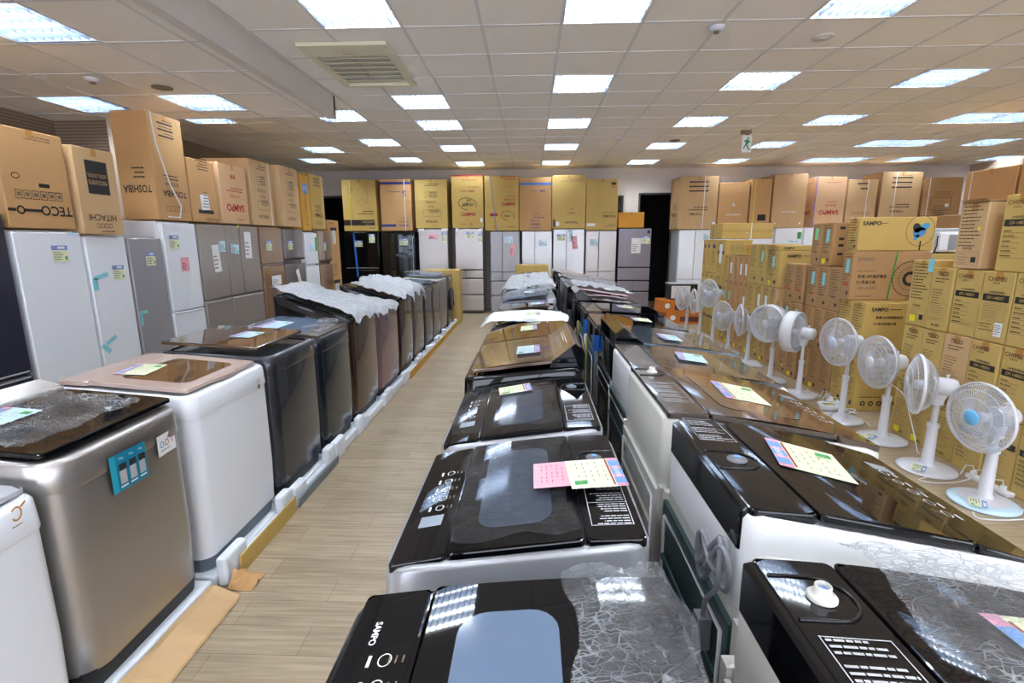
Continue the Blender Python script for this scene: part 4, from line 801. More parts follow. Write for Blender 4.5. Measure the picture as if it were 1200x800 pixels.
w_, zz_ = CLW(4.0, 4.68, .93, .87, SIL, 'washer covered by a flat white foam sheet', GCL, lid=BLK, panel='rear', D=.6)
b = MB(); V = []; rg = random.Random(11)
for a in range(17):
    for c in range(17):
        u, v = a/16, c/16; xx = -.4+.7*u+.02*sin(5*v); yy = 3.99+.6*v+.015*sin(7*u); V.append((xx, yy, .965+.014*sin(6*u+1)*sin(4*v)+rg.uniform(0, .006)-max(0, -.33-xx)*.7))
b.add(V, [(a*17+c, a*17+17+c, a*17+18+c, a*17+c+1) for a in range(16) for c in range(16)], mat('foam_sheet', C(240, 243, 248), .7), True); o = b.build('foam_sheet'); sd = o.modifiers.new('s', 'SOLIDIFY'); sd.thickness = .004
tag(o, 'flat white foam sheet lying over a washer top in the centre line', 'foam sheet')
lid_card(w_, lambda q: .975, -.05, .22, .16, .12, 'green', 'pale green price card on the white foam sheet', 0, dz=.03)
w_, zz_ = CLW(4.72, 5.35, .95, .9, BLK, 'washer with a brown mirror lid beyond the white foam sheet', GCL, lid=BGL, lidz=.05, panel='rear', D=.6)
lid_card(w_, zz_, -.1, .1, .18, .12, 'blue', 'pale blue card on the brown lid beyond the foam sheet')
w_, zz_ = CLW(5.4, 6.15, .99, .92, SIL, 'washer with a domed dark glass lid, film bunched round it', GCL, lid=SMK, lidz=.06, panel='rear', D=.62, film=(FILM, (-.3, -.05, -.33, .33), .03, .5))
lid_card(w_, zz_, -.02, .1, .2, .12, 'blue', 'pale blue card under the domed dark lid')
for y0, y1, lb in ((6.25, 7.0, 'first of the three milky film wrapped washers'), (7.1, 7.85, 'middle one of the three milky film wrapped washers'), (7.95, 8.7, 'last of the three milky film wrapped washers')):
    CLW(y0, y1, .98, .92, SIL, 'washer shrouded in milky film, '+lb, GCL, lid=SMK, lidz=.04, panel='rear', D=.62, film=(FILMW, (-.32, .36, -.38, .38), .04, 1.5))
CLW(8.8, 9.45, 1.0, .96, SIL, 'farthest washer of the centre line with a pink tag on a dark lid', GCL, lid=SMK, lidz=.04, panel='rear', D=.6)
carton(-.28, 9.9, 0, .62, .5, 1.14, pi, YEL, 'khaki carton with blue straps at the far end of the centre line', None, side=('R', lambda F, a, b: F.rules(-a*.5, b*.5, a*.5, 2, .05, INK)), straps=[(BTAPE, .15, 0), (PTAPE, -.15, 0)])

# centre line facing the fans
def CRW(y0, y1, *a, **k):
    D = k.pop('D', .62); xr_ = k.pop('xr', .43); return washer(xr_+D/2, (y0+y1)/2, 0, y1-y0-.015, D, *a, **k)
w_, zz_ = CRW(.28, .84, 1.05, .95, OFFW, 'nearest right washer with a white screw cap and a crinkled film sheet', GCR, top=OFFW, lid=GLS, console='flat', cap=.14, knob=True, plate=(-.25, .06), panel='front', back=OFFW, block=BLK, film=(FILM, (-.14, .36, -.3, .28), .016, .3), D=.66, xr=.37, lid_inset=.035, lidz=.012)
lid_card(w_, zz_, .08, .02, .26, .16, 'green', 'pale green card under the crinkled film, bottom right', .1, dz=.0)
w_, zz_ = CRW(.9, 1.5, 1.06, .95, OFFW, 'large black topped washer with a knotted grey power cord at its back', GCR, top=WHT2, lid=GLS, console='flat', cap=-.02, plate=(.1, .27), panel='front', panel_m=BLK, back=BKP, block=BLK, cord=(-.19, .93), D=.61, xr=.43, lid_inset=.028, lidz=.012)
lid_card(w_, zz_, -.02, .04, .2, .17, 'green', 'open pale green price card in the middle of the large black lid', -.25)
w_, zz_ = CRW(1.53, 2.2, 1.04, .93, OFFW, 'beige white washer with a brown tinted lid, third from the near end', GCR, top=OFFW, lid=mat('lid_brown', C(80, 66, 56), .08, metal=.4, coat=1), window=mat('window_brown', C(120, 98, 74), .1, coat=1), console='flat', console_m=mat('console_brown', C(72, 62, 54), .15, metal=.4, coat=.8), cap=.2, knob=True, plate=(-.2, .05), panel='front', panel_m=mat('lid_brown', C(80, 66, 56), .08), back=OFFW, D=.7, xr=.43)
lid_card(w_, zz_, .02, .02, .24, .16, 'green', 'pale green card on the brown tinted lid', -.1)
w_, zz_ = CRW(2.24, 2.86, 1.0, .92, WHT, 'white framed washer with a wide pale film covered glass lid', GCR, top=WHT2, lid=mat('lid_grey', C(76, 80, 86), .08, metal=.3, coat=1), console='flat', console_m=GREIGE, panel='rear', back=BKP, film=(FILMT, (-.18, .36, -.28, .28), .004, 0), D=.72, xr=.47)
lid_card(w_, zz_, .0, .02, .2, .14, 'blue', 'pale blue card on the wide film covered lid', -.15, dz=.006)
w_, zz_ = CRW(2.92, 3.6, .98, .9, BLK, 'black washer with a slanted brown console, backed against the central gap', GCR, top=BLK, lid=mat('lid_film_blue', C(96, 112, 126), .1, metal=.3, coat=1), lidz=.03, panel='rear', console='raised', back=BLKM, film=(FILMT, (-.12, .36, -.33, .33), .005, .3), D=.76, xr=.5)
lid_card(w_, zz_, .0, -.1, .2, .12, 'blue', 'pale blue card in front of the slanted right console', 0, dz=.008)
w_, zz_ = CRW(3.66, 4.3, .97, .92, SIL, 'washer with blue tape and hose coils at its back, nearer of the taped pair', GCR, top=BLK, lid=GLS, console='flat', console_m=GREIGE, panel='rear', back=BKP, coil=[(.05, .78, WCORD)], D=.72, xr=.48)
lid_card(w_, zz_, .05, .05, .18, .14, 'green', 'pale green card on the nearer taped washer')
w_, zz_ = CRW(4.36, 5.0, .98, .93, SIL, 'washer with blue tape and hose coils at its back, farther of the taped pair', GCR, top=BLK, lid=GLS, console='flat', console_m=GREIGE, panel='rear', back=BKP, coil=[(.0, .78, CORD)], D=.72, xr=.48)
lid_card(w_, zz_, .05, .08, .18, .14, 'green', 'pale green card on the farther taped washer')
w_, zz_ = CRW(5.06, 5.7, 1.0, .93, BLK, 'dark washer just beyond the taped pair with a brown console plate', GCR, lid=BLK, console='raised', panel='rear', D=.7, xr=.45)
w_, zz_ = CRW(5.8, 6.5, 1.02, .92, GPL, 'washer with a pink edged lid under crinkled film', GCR, top=BLK, lid=PINKF, lidz=.05, console='riser', console_m=BLK, panel='rear', D=.74, xr=.42, film=(FILMW, (-.3, .38, -.36, .36), .03, .5))
w_, zz_ = CRW(6.6, 7.3, 1.02, .94, GPL, 'grey washer wrapped in clear film, far half of the right line', GCR, lid=GPL, lidz=.05, console='riser', console_m=GPL, panel='rear', D=.74, xr=.42, film=(FILM, (-.3, .38, -.36, .36), .03, .5))
w_, zz_ = CRW(7.4, 8.1, 1.03, .94, GPL, 'washer with a pale pink lid in the far half of the right line', GCR, top=BLK, lid=PINKF, lidz=.05, console='riser', console_m=BLK, panel='rear', D=.72, xr=.42, film=(FILM, (-.3, .38, -.36, .36), .02, .5))
w_, zz_ = CRW(8.2, 8.9, 1.06, .94, BLKM, 'black framed washer with a pink lid at the far end of the right line', GCR, top=BLK, lid=PINKF, lidz=.05, console='riser', console_m=BLK, panel='rear', D=.7, xr=.36)

# ---------------------------------------------------------------- pedestal fans
def grille(mb, R, depth, r_in, wires, m, wr=.0014, sgn=1, rings=(.45, .75), twist=.25, seg=5):
    """domed wire guard in the y-z plane, bulging towards +x*sgn"""
    def px_(r): return sgn*depth*(1-(max(0, r-r_in)/(R-r_in))**2.6)
    for k in range(wires):
        a0 = 2*pi*k/wires; P = []
        for q in range(seg+1):
            r = r_in+(R-r_in)*q/seg; a = a0+twist*(q/seg)**1.3; P.append((px_(r), r*cos(a), r*sin(a)))
        mb.tube(P, wr, m, 3, caps=False)
    for f in rings:
        r = r_in+(R-r_in)*f; mb.tube([(px_(r), r*cos(2*pi*k/32), r*sin(2*pi*k/32)) for k in range(32)], wr*1.5, m, 4, closed=True)
def head_parts(kind):
    out = {}
    R = .205; blade_m = BLADEB if kind == 'blue' else BLADE
    b = MB()
    if kind == 'spiral':
        for k in range(1, 15): r = .03+.175*k/15; b.tube([(.062-.02*(k/15)**3, r*cos(2*pi*q/40), r*sin(2*pi*q/40)) for q in range(40)], .0026, FANG, 4, closed=True)
        for k in range(8): a = 2*pi*k/8; b.tube([(.058, .03*cos(a), .03*sin(a)), (.055, .12*cos(a), .12*sin(a)), (.035, .2*cos(a), .2*sin(a))], .003, FANG, 4)
    else: grille(b, R, .055, .045, 88 if kind != 'fine' else 110, FANG)
    out['front_grille'] = b
    b = MB(); b.lathe([(R-.003, -.01), (R+.004, -.01), (R+.006, 0), (R+.004, .01), (R-.003, .009)] if kind != 'spiral' else [(R-.01, -.07), (R+.004, -.07), (R+.008, 0), (R+.006, .04), (R-.006, .042)], (0, 0, 0), (1, 0, 0), FANW, 40, True)
    b.lathe([(R-.003, .009), (R-.003, -.01)] if kind != 'spiral' else [(R-.006, .042), (R-.01, -.07)], (0, 0, 0), (1, 0, 0), FANW, 40, True); out['rim'] = b
    b = MB(); grille(b, R, .1 if kind != 'spiral' else .11, .055, 72, FANG, sgn=-1, rings=(.3, .7, .92), twist=-.2); out['rear_grille'] = b
    b = MB(); b.lathe([(.047, .05), (.047, .056), (.04, .064), (.0, .067)], (0, 0, 0), (1, 0, 0), {'blue': FANB, 'pale': BADGE, 'spiral': FANW}.get(kind, FANW), 24); out['badge'] = b
    b = MB(); b.lathe([(.03, -.045), (.034, -.02), (.03, .012), (.0, .02)], (0, 0, 0), (1, 0, 0), FANW, 18)
    for k in range(5):
        V = []; a0 = 2*pi*k/5
        for q in range(6):
            r = .028+.15*q/5; hw = .35+.35*sin(pi*min(1, q/5*.8+.1))
            for c in range(5): a = a0+hw*(c/4-.5)*2*.75; V.append((-.02-.03*(c/4-.5), r*cos(a), r*sin(a)))
        b.add(V, [(q*5+c, q*5+5+c, q*5+6+c, q*5+c+1) for q in range(5) for c in range(4)], blade_m, True)
    out['blade_wheel'] = b
    b = MB(); b.lathe([(.055, -.085), (.062, -.1), (.06, -.19), (.052, -.215), (.03, -.225), (0, -.226)], (0, 0, 0), (1, 0, 0), FANW, 24); b.cyl((-.16, 0, .058), (0, 0, 1), .007, .02, FANW, 10); b.cyl((-.16, 0, .076), (0, 0, 1), .011, .008, FANW, 12); out['motor_housing'] = b
    return out
HEADS = {}
FANS = []
def fan(x, y, deg, hz, label, kind='plain', base='round', basem=FANW, tilt=0, card=None, thick=1.0):
    t = thing('pedestal_fan', label, 'fan', (x, y, 0), rad(deg), 'white pedestal fans in front of the fan cartons')
    b = MB()
    if base == 'round':
        b.lathe([(.165, 0), (.175, .006), (.175, .016), (.15, .026), (.07, .036), (.036, .05), (.036, .06)], (0, 0, 0), (0, 0, 1), basem, 36)
        if basem is ICE: b.lathe([(.125, .0345), (.07, .0375), (.04, .05)], (0, 0, 0), (0, 0, 1), FANW, 30, True)
    else:
        b.loft([rrect(-.16, .16, -.16, .16, .02, 0), rrect(-.165, .165, -.165, .165, .025, .015), rrect(-.12, .12, -.12, .12, .04, .028), rrect(-.03, .03, -.03, .03, .02, .05)], basem)
    bo = b.build('base', t)
    b = MB(); zt = hz-.1; zm = .045+(zt-.045)*(.62 if hz > .6 else .75)
    b.tube([(0, 0, .045), (0, 0, .08), (0, 0, zm)], [.036*thick, .028*thick, .023*thick], FANW, 18); b.tube([(0, 0, zm-.02), (0, 0, zm+.012)], .028*thick, ICE if basem is ICE else FANW, 18); b.build('lower_pole', t)
    b = MB(); b.tube([(0, 0, zm), (0, 0, zt)], .015*thick if hz > .6 else .02, FANW, 14); b.build('upper_pole', t)
    b = MB(); b.loft([[(px_, py_, zt-.03) for px_, py_, _ in rrect(-.03, .03, -.028, .028, .012, 0)], [(px_, py_, zt+.01) for px_, py_, _ in rrect(-.035, .035, -.03, .03, .012, 0)], [(px_*1.4, py_*.8, hz-.055) for px_, py_, _ in rrect(-.035, .035, -.03, .03, .012, 0)]], FANW); b.build('neck', t)
    if kind not in HEADS:
        HEADS[kind] = {k: v.build(k, t) for k, v in head_parts(kind).items()}; parts = HEADS[kind]
    else: parts = {k: o.copy() for k, o in HEADS[kind].items()}
    for k, o in parts.items():
        if not o.users_collection: COL.objects.link(o)
        o.parent = t; o.location = (.125, 0, hz); o.rotation_euler = (0, -rad(tilt), 0)
    if card:
        b = MB(); F = Face(b, (0, 0, 0), (1, 0, 0), (0, 1, 0)); r_, a_ = .115, rad(card[1]-deg)
        F.o = Vector((r_*cos(a_), r_*sin(a_), .0385)); F.u = Vector((cos(a_+.3), sin(a_+.3), -.0)); F.v = Vector((-sin(a_+.3), cos(a_+.3), 0)); F.n = Vector((0, 0, 1)); price_card(F, 0, 0, .12, .085, card[0]); o = b.build('price_card', t)
    FANS.append(t)
    return t
fan(2.79, 2.95, 186, .56, 'nearest fan, blue hub badge and an ice blue rimmed base', 'blue', 'round', ICE, card=('green', 215), thick=1.25)
fan(2.8, 3.42, 155, .61, 'second nearest fan, head turned edge on, leaflet on its base', 'fine', card=('green', 210), thick=1.3)
fan(2.85, 3.96, 183, .65, 'third fan from the near end with a green leaflet on a dark edged base', 'fine', card=('green', 190), thick=1.2)
fan(2.8, 4.42, 190, .72, 'fourth fan from the near end, tall two stage pole', 'pale')
fan(2.8, 5.16, 131, .66, 'fan seen from behind with a thick drum shaped head', 'spiral')
fan(2.76, 5.71, 212, .68, 'fan whose full round ringed face looks at the camera', 'spiral')
fan(2.84, 6.54, 168, .57, 'edge on fan on a square base', 'plain', 'square')
fan(2.82, 7.15, 197, .55, 'small fan with a pale violet hub behind the edge on square based fan', 'pale')
fan(2.72, 7.5, 200, .83, 'tallest fan of the far group, standing above its neighbours', 'pale')
fan(2.82, 8.38, 174, .6, 'far fan seen nearly edge on, second from the far end', 'plain')
fan(2.76, 8.9, 192, .6, 'farthest fan of the line, beside the orange boxes', 'plain')

# ---------------------------------------------------------------- fan cartons on the right
K, XC = .955, 3.055
GR = 'fan cartons stacked along the right'
def yz(y): return y*K
def zs(z): return 1.6+(z-1.6)*K
def pr_chimei(F, a, b):
    F.text('CHIMEI', -a*.28, b*.8, .028, INK, maxw=a*1.1); F.text('奇美家電', -a*.25, b*.68, .012, INK); F.text('14吋節能電風扇', 0, b*.42, .016, INK, .01, maxw=a*1.5); F.rect(-a*.85, b*.18, a*.85, b*.36, INK, 2); F.text('DF-14B0S1', 0, b*.27, .02, YEL2, .01, l=3)
    for k in range(6): F.rules(-a*.8, b*.06-k*b*.13, -a*.1, 1, .02, INK, .006, seed=k); F.rules(-a*.8, b*.01-k*b*.13, a*.6, 1, .012, GRY, .003, seed=k+9)
def pr_chimei2(F, a, b):
    F.text('CHIMEI', -a*.1, b*.8, .03, INK, maxw=a*1.2); F.text('奇美家電', -a*.1, b*.68, .012, INK); F.text('14吋節能電風扇', 0, b*.42, .016, INK, .01, maxw=a*1.5); F.rect(-a*.85, b*.16, a*.85, b*.36, INK, 2); F.text('DF-14B0ST', 0, b*.26, .02, YEL2, .01, l=3)
    F.frame(-a*.7, -b*.4, a*.7, b*.08, .0015, GRY); F.rules(-a*.65, b*.02, a*.6, 6, .016, GRY, .003); F.rules(-a*.8, -b*.5, a*.4, 3, .02, INK, .004); F.rect(a*.25, -b*.82, a*.75, -b*.42, PAPER, 3); F.rules(a*.3, -b*.5, a*.7, 5, .014, GRY, l=5)
def pr_tecof(F, a, b):
    F.text('TECO', 0, b*.82, .03, INK, .02, maxw=a); F.rules(-a*.6, b*.66, a*.6, 2, .022, INK, .006); F.rules(-a*.75, b*.3, a*.3, 6, .02, INK, .004); F.frame(-a*.8, -b*.5, a*.8, -b*.12, .0015, GRY); F.rules(-a*.7, -b*.2, a*.7, 4, .018, GRY, .004); F.rules(-a*.8, -b*.6, a*.5, 2, .016, INK, .003); F.text('東元電機', 0, -b*.84, .02, INK, .01)
def pr_lines(F, a, b): F.rules(-a*.8, b*.88, a*.75, 12, .024, INK, .006); F.text('冠軍電器', -a*.1, -b*.38, .018, INK); F.frame(-a*.8, -b*.88, a*.8, -b*.48, .0015, GRY); F.rules(-a*.7, -b*.56, a*.2, 4, .02, GRY, .004); F.rect(a*.3, -b*.8, a*.65, -b*.64, INK, 2)
def notes(fn, *ns):
    def g(F, a, b):
        fn(F, a, b)
        for m, u, v, w1, h1 in ns:
            if w1: F.rect(u*a-w1/2, v*b-h1/2, u*a+w1/2, v*b+h1/2, m, 4, random.Random(int(u*50+v*9)).uniform(-.06, .06))
            else: F.ring(u*a, v*b, h1, h1, h1, m, 4, 14)
    return g
BLN = (CYAN, .1, .4, .055, .13); GRN = (GREENP, 0, .5, .06, .12); YD = (DOTY, -.3, -.78, .06, .05); RD = (DOTR, .3, -.35, 0, .016); RD2 = (DOTR, -.5, -.3, 0, .015); WN = (PAPER, .1, .2, .07, .16); PAP = (PAPER, 0, .2, .12, .3)
def rc(y0, y1, z0, z1, m, label, pr, d=.42, dx=0, side=None, straps=(), tape=True):
    return carton(XC+dx, (y0+y1)/2*K, z0, d, (y1-y0)*K-.006, z1-z0-.004, pi, m, label, pr, side, GR, straps=straps, tape=tape)
T4 = [0, .462, .924, 1.39, 1.85]
tier = ['floor', 'second', 'third', 'top']
rg = random.Random(21)
near = [2.78, 3.0, 3.22, 3.45, 3.69, 3.93, 4.15, 4.38]
nm = ['at the picture edge', 'second from the picture edge', 'third from the picture edge', 'fourth from the picture edge', 'fifth from the picture edge', 'sixth from the picture edge', 'seventh, beside the dark gap']
for c in range(7):
    y0, y1 = near[c], near[c+1]
    p = pr_chimei if c < 4 else pr_tecof
    rc(y0, y1, T4[0], T4[1], YEL2, 'fan carton on the floor in the near stack, column %s' % nm[c], notes(p, YD) if c in (5, 6) else p, dx=rg.uniform(-.01, .01))
    rc(y0, y1, T4[1], T4[2], TAN2 if c == 4 else YEL2, ('second layer fan carton of the near stack, column %s' % nm[c]), pr_chimei if c < 4 else pr_tecof, dx=rg.uniform(-.01, .01))
    if c == 4: pass
    rc(y0, y1, T4[2], T4[3] if c != 6 else 1.44, YEL2, ['third layer fan carton above the picture edge column', 'third layer fan carton with a black band, second column', 'third layer black banded fan carton just cut by the picture edge', 'black banded fan carton with a white address label', 'third layer black banded fan carton left of the one with the address label', 'third layer fan carton with a big heading and no band', 'fan carton with a blue note pasted at its top, near stack'][c],
       [pr_chimei, pr_chimei, pr_chimei, pr_chimei2, pr_chimei, pr_tecof, notes(pr_lines, (CYAN, .75, .86, .055, .1), YD)][c], dx=rg.uniform(-.006, .006))
rc(3.38, 3.63, T4[3], 1.875, YEL, 'top fan carton with a black band at the right picture edge', pr_chimei)
def pr_icons(S, a, b):
    for v in (.78, .3, -.2, -.65): S.rect(a*.1, b*(v-.16), a*.9, b*(v-.02), INK, 1); S.ring(a*.45, b*(v+.02), .035, .035, .004, INK, 2)
rc(3.74, 3.98, T4[3]+.002, 1.845, TAN2, 'worn opened carton with torn flaps on top, yellow dot on its face', notes(pr_lines, (DOTY, .55, .22, 0, .014)), side=('R', pr_icons), tape=True)
b = MB(); b.box(-.1, .1, -.11, .11, 0, .004, TAN2); b.loft([[(-.1, -.1, .004), (-.1, .1, .004), (-.125, .1, .012), (-.125, -.1, .02)], [(-.1, -.1, .006), (-.1, .1, .006), (-.125, .1, .014), (-.125, -.1, .022)]], BRN, smooth=False)
o = b.build('torn_flap', loc=(XC+.1, 3.86*K, 1.846)); tag(o, 'torn lid flap lying on the worn opened carton', 'cardboard')
def big_side(name, extra=None, m=INK):
    def f(S, a, b):
        S.text(name, -a*.62, b*.78, .035, m, .03); S.rules(-a*.35, b*.78, a*.1, 1, .012, m, .006, 2); S.text('聲寶16吋微電腦遙控', -a*.35, b*.5, .026, m, .01, maxw=a*1.0); S.text('DC直流馬達立扇', -a*.45, b*.28, .026, m, .01, maxw=a*.8)
        if extra: extra(S, a, b)
    return f
def ic3(S, a, b):
    for k in range(5): S.ring(-a*.75+k*.075, -b*.7, .024, .024, .012, INK)
    S.rules(-a*.85, -b*.45, a*.0, 1, .02, INK)
# broad cartons seen side on: the long side faces the camera
def broad(y0, y1, z0, z1, L, m, label, sidepr, pr=None, dx=0, straps=()):
    return carton(XC+dx, (y0+y1)/2*K, z0, L, (y1-y0)*K-.004, z1-z0-.004, pi, m, label, pr or pr_lines, ('R', sidepr), GR, straps=straps)
broad(4.89, 5.09, 0, .5, .68, YEL, 'front broad golden fan carton on the floor beside the dark gap', big_side('SAMPO', ic3)); broad(5.09, 5.3, 0, .5, .68, YEL, 'broad golden floor carton behind the front one', big_side('SAMPO'), None)
broad(4.89, 5.09, .5, 1.03, .68, YEL, 'front broad golden fan carton with bold heading, second layer beside the dark gap', big_side('SAMPO', ic3)); broad(5.09, 5.3, .5, 1.03, .68, YEL, 'broad golden second layer carton behind the bold headed one', big_side('SAMPO'))
def synco(S, a, b):
    S.text('SYNCO', -a*.66, b*.68, .035, GRY, .02); S.rules(-a*.85, b*.2, a*-.1, 1, .02, GRY, .006); S.text('新格16吋遙控電扇', -a*.45, -b*.02, .035, INK, .01, maxw=a*.75); S.text('DC馬達立扇', -a*.6, -b*.26, .035, INK, .01, maxw=a*.5); S.text('SSN-16S02RF', -a*.55, -b*.5, .03, GRY, .01, maxw=a*.5)
    cx, cyy, R = a*.55, -b*.12, .165; S.ring(cx, cyy, R, R, .006, INK, n=36)
    for k in range(28): q = 2*pi*k/28; S.rect(cx+R*.65*cos(q)-R*.34, cyy+R*.65*sin(q)-.0012, cx+R*.65*cos(q)+R*.34, cyy+R*.65*sin(q)+.0012, INK, 2, q)
    S.ring(cx, cyy, R*.66, R*.66, .003, INK, n=30); S.ring(cx, cyy, R*.42, R*.42, .03, INK, 3, 24); S.rect(cx-.012, -b, cx-.006, cyy-R, INK, 2); S.rect(cx+.006, -b, cx+.012, cyy-R, INK, 2); S.rect(-a*.85, -b*.86, -a*.4, -b*.82, GRY, 2)
    V = [S.P(a*.12, b, 3), S.P(a*.155, b, 3), S.P(a*.03, -b, 3), S.P(-a*.005, -b, 3)]; S.mb.add(V, [(0, 3, 2, 1)], GTAPE)
broad(5.12, 5.28, 1.03, 1.49, .7, BRN, 'broad brown carton printed with a round fan grille and crossed by a green strap', synco, notes(pr_lines, BLN, RD), dx=-.03)
def sampo_top(S, a, b):
    S.text('SAMPO', -a*.68, b*.64, .04, INK, .03); S.rules(-a*.48, b*.64, a*-.15, 1, .012, INK, .006); S.ring(a*.6, b*.18, .13, .14, .004, INK, n=32)
    S.ring(a*.5, b*.35, .035, .045, .035, INK, 3, 16, tilt=.4); S.ring(a*.58, b*.1, .06, .045, .045, mat('print_blue2', C(70, 140, 190), .5), 3, 18, tilt=.3); S.ring(a*.7, b*.42, .05, .03, .03, mat('print_blue3', C(70, 160, 210), .5), 3, 18, tilt=.5); S.ring(a*.52, -b*.2, .03, .02, .02, mat('print_blue3', C(70, 160, 210), .5), 3, 14, tilt=.8)
    S.rect(a*.62, -b*.98, a*.66, -b*.42, INK, 2)
broad(5.12, 5.29, 1.49, 1.8, .69, YEL, 'long yellow carton on top with a blue fan drawing', sampo_top, notes(pr_lines, (DOTR, .2, .3, 0, .012)), dx=-.01)
# middle stacks, nearest first
mid = [(5.32, 5.54), (5.54, 5.75), (5.75, 5.96), (6.03, 6.25), (6.25, 6.48), (6.48, 6.66), (6.66, 6.85), (6.85, 7.04), (7.04, 7.29), (7.29, 7.57), (7.57, 7.75), (7.75, 7.94), (7.94, 8.13), (8.13, 8.32), (8.34, 8.52)]
mc = ['beside the broad cartons', 'first past the broad cartons', 'second past the broad cartons', 'nearer one past the narrow gap', 'farther one past the narrow gap', 'low column before the sign carton', 'sixth past the broad cartons', 'seventh past the broad cartons', 'eighth past the broad cartons', 'ninth past the broad cartons', 'first of the slim columns', 'second of the slim columns', 'third of the slim columns', 'fourth of the slim columns', 'last of the slim columns']
deco = [(), (BLN,), (BLN, RD), (RD, RD2), (RD2,), (YD,), (BLN,), (BLN, YD), (BLN,), (), (WN,), (WN,), (), (WN,), ()]
for c, (a, e_) in enumerate(mid):
    slim = c >= 10; m1 = [BRN, BRN, BRN, BRN, BRN, YEL2, TAN2, YEL2, YEL2, YEL2, TAN, TAN, TAN, TAN, YEL][c]
    t1, t2, t3 = (.44, .89, 1.325) if c < 6 else (.5, 1.01, 1.54 if c in (8, 9) else 1.47) if not slim else (.45, .9, 1.37)
    rc(a, e_, 0, t1, BRN if c in (3, 5, 6) else m1, 'fan carton on the floor of the middle stack, ' + mc[c], notes(pr_lines, YD) if c % 2 else notes(pr_lines, (DOTY, .2, -.5, 0, .018)) if c % 3 else pr_lines)
    rc(a, e_, t1, t2 if c != 5 else .86, m1, 'second layer carton of the middle stack, ' + mc[c], notes(pr_lines, *deco[(c+3) % 15]))
    if c == 5: continue
    if c in (6, 7): continue
    rc(a, e_, t2, t3, m1, 'third layer carton of the middle stack, ' + mc[c], notes(pr_lines, *deco[c]), side=('R', lambda S, a, b: [S.rect(-a*.7, b*v, -a*.45, b*(v+.12), INK, 1) for v in (.7, .4, .1, -.5)]) if c in (0, 3) else None)
rc(5.56, 5.755, 1.329, 1.765, BRN, 'fourth layer brown carton with a pale blue note, beside the long yellow one', notes(pr_lines, BLN, YD), side=('R', lambda S, a, b: [S.rect(-a*.7, b*v, -a*.45, b*(v+.12), INK, 1) for v in (.7, .2, -.1, -.5)]))
rc(5.77, 5.96, 1.329, 1.765, BRN, 'fourth layer brown carton with a pale green note', notes(pr_lines, GRN))
def sampo_mid(S, a, b): S.text('SAMPO', -a*.6, b*.74, .04, INK, .03); S.rules(-a*.35, b*.74, a*.3, 1, .012, INK, .006); S.rect(-a*.8, -b*.72, -a*.35, -b*.55, INK, 2); S.rules(-a*.8, -b*.3, -a*.3, 3, .03, INK, seed=3); S.text('NEW TYPE', -a*.55, -b*.85, .03, INK, .01, maxw=a*.4)
broad(6.66, 7.02, 1.014, 1.46, .85, YEL2, 'broad khaki carton with a bold heading facing the camera, middle stack', sampo_mid, notes(pr_lines, BLN, YD))
broad(6.72, 7.02, 1.46, 1.53, .85, YEL2, 'thin flat carton lying on the broad bold headed one', lambda S, a, b: S.text('SAMPO', -a*.7, 0, .03, INK, .02), pr_lines)
for c in (10, 11, 12, 13):
    a, e_ = mid[c]; rc(a, e_, 1.374, 1.53, [GLD, YEL, YEL, YEL][c-10], 'small yellow carton topping the slim columns, ' + mc[c], lambda F, a, b: F.ring(0, 0, .03, .03, .006, INK))
far = [(8.54, 8.88), (8.88, 9.2), (9.2, 9.4), (9.4, 9.6)]
fn = ['nearest', 'second', 'third', 'farthest']
for c, (a, e_) in enumerate(far):
    rc(a, e_, 0, .5, YEL, 'yellow floor carton in the far stack, %s column' % fn[c], pr_chimei); rc(a, e_, .5, 1.05, YEL2 if c < 2 else YEL, 'second layer yellow carton in the far stack, %s column' % fn[c], pr_chimei)
    rc(a, e_, 1.05, 1.6, YEL, 'third layer tall yellow carton in the far stack, %s column' % fn[c], notes(pr_chimei, PAP) if c == 0 else lambda F, a, b: (F.rect(-a*.4, b*.5, a*.4, b*.72, BLU, 2), F.rules(-a*.6, b*.3, a*.5, 8, .03, INK, .006)))
broad(8.72, 9.3, 1.61, 1.86, .8, YEL, 'long yellow carton with a white strap topping the far stack', lambda S, a, b: (S.rect(-a*1.0, -b*.02, a, b*.02, GRY, 1), S.rect(a*.12, -b, a*.16, b, PAPER, 2), S.rect(-a*.06, -b*.3, -a*.0, -b*.2, PAPER, 2)), lambda F, a, b: F.rect(-a*.5, -b*.8, -a*.4, b*.8, BLU, 1))
# things behind and around the stacks
X2 = XC+.45
def plainbox(x0, x1, y0, y1, z0, z1, m, label, side=None, straps=(), group='cartons behind the fan stacks'):
    return carton(x0, (y0+y1)/2, z0, x1-x0, y1-y0, z1-z0, pi, m, label, None, side, group, straps=straps)
plainbox(3.6, 4.4, 3.2, 4.15, 0, 1.45, YEL2, 'big carton behind the near stack carrying the microwave ovens', ('R', lambda S, a, b: S.text('SAMPO', -a*.3, b*.9, .05, INK, .03)))
plainbox(3.76, 4.7, 4.94, 5.85, 0, 1.46, YEL2, 'large khaki carton behind the dark gap', ('R', lambda S, a, b: S.text('SAMPO', -a*.3, b*.88, .06, INK, .03)))
plainbox(5.5, 6.9, 5.9, 7.5, 0, 1.9, BRN, 'big brown carton standing far right under the strapped ones', None)
plainbox(5.95, 6.7, 5.95, 6.62, 1.905, 2.5, TAN, 'strapped brown carton high at the right edge, nearer of two', ('R', lambda S, a, b: S.rect(-a*.3, -b*.3, a*.2, b*.2, GRY, 1)), [(WTAPE, .2, 0)])
plainbox(5.95, 6.7, 6.66, 7.4, 1.905, 2.48, TAN, 'strapped brown carton high at the right edge, farther of two', None, [(WTAPE, -.28, 0)])
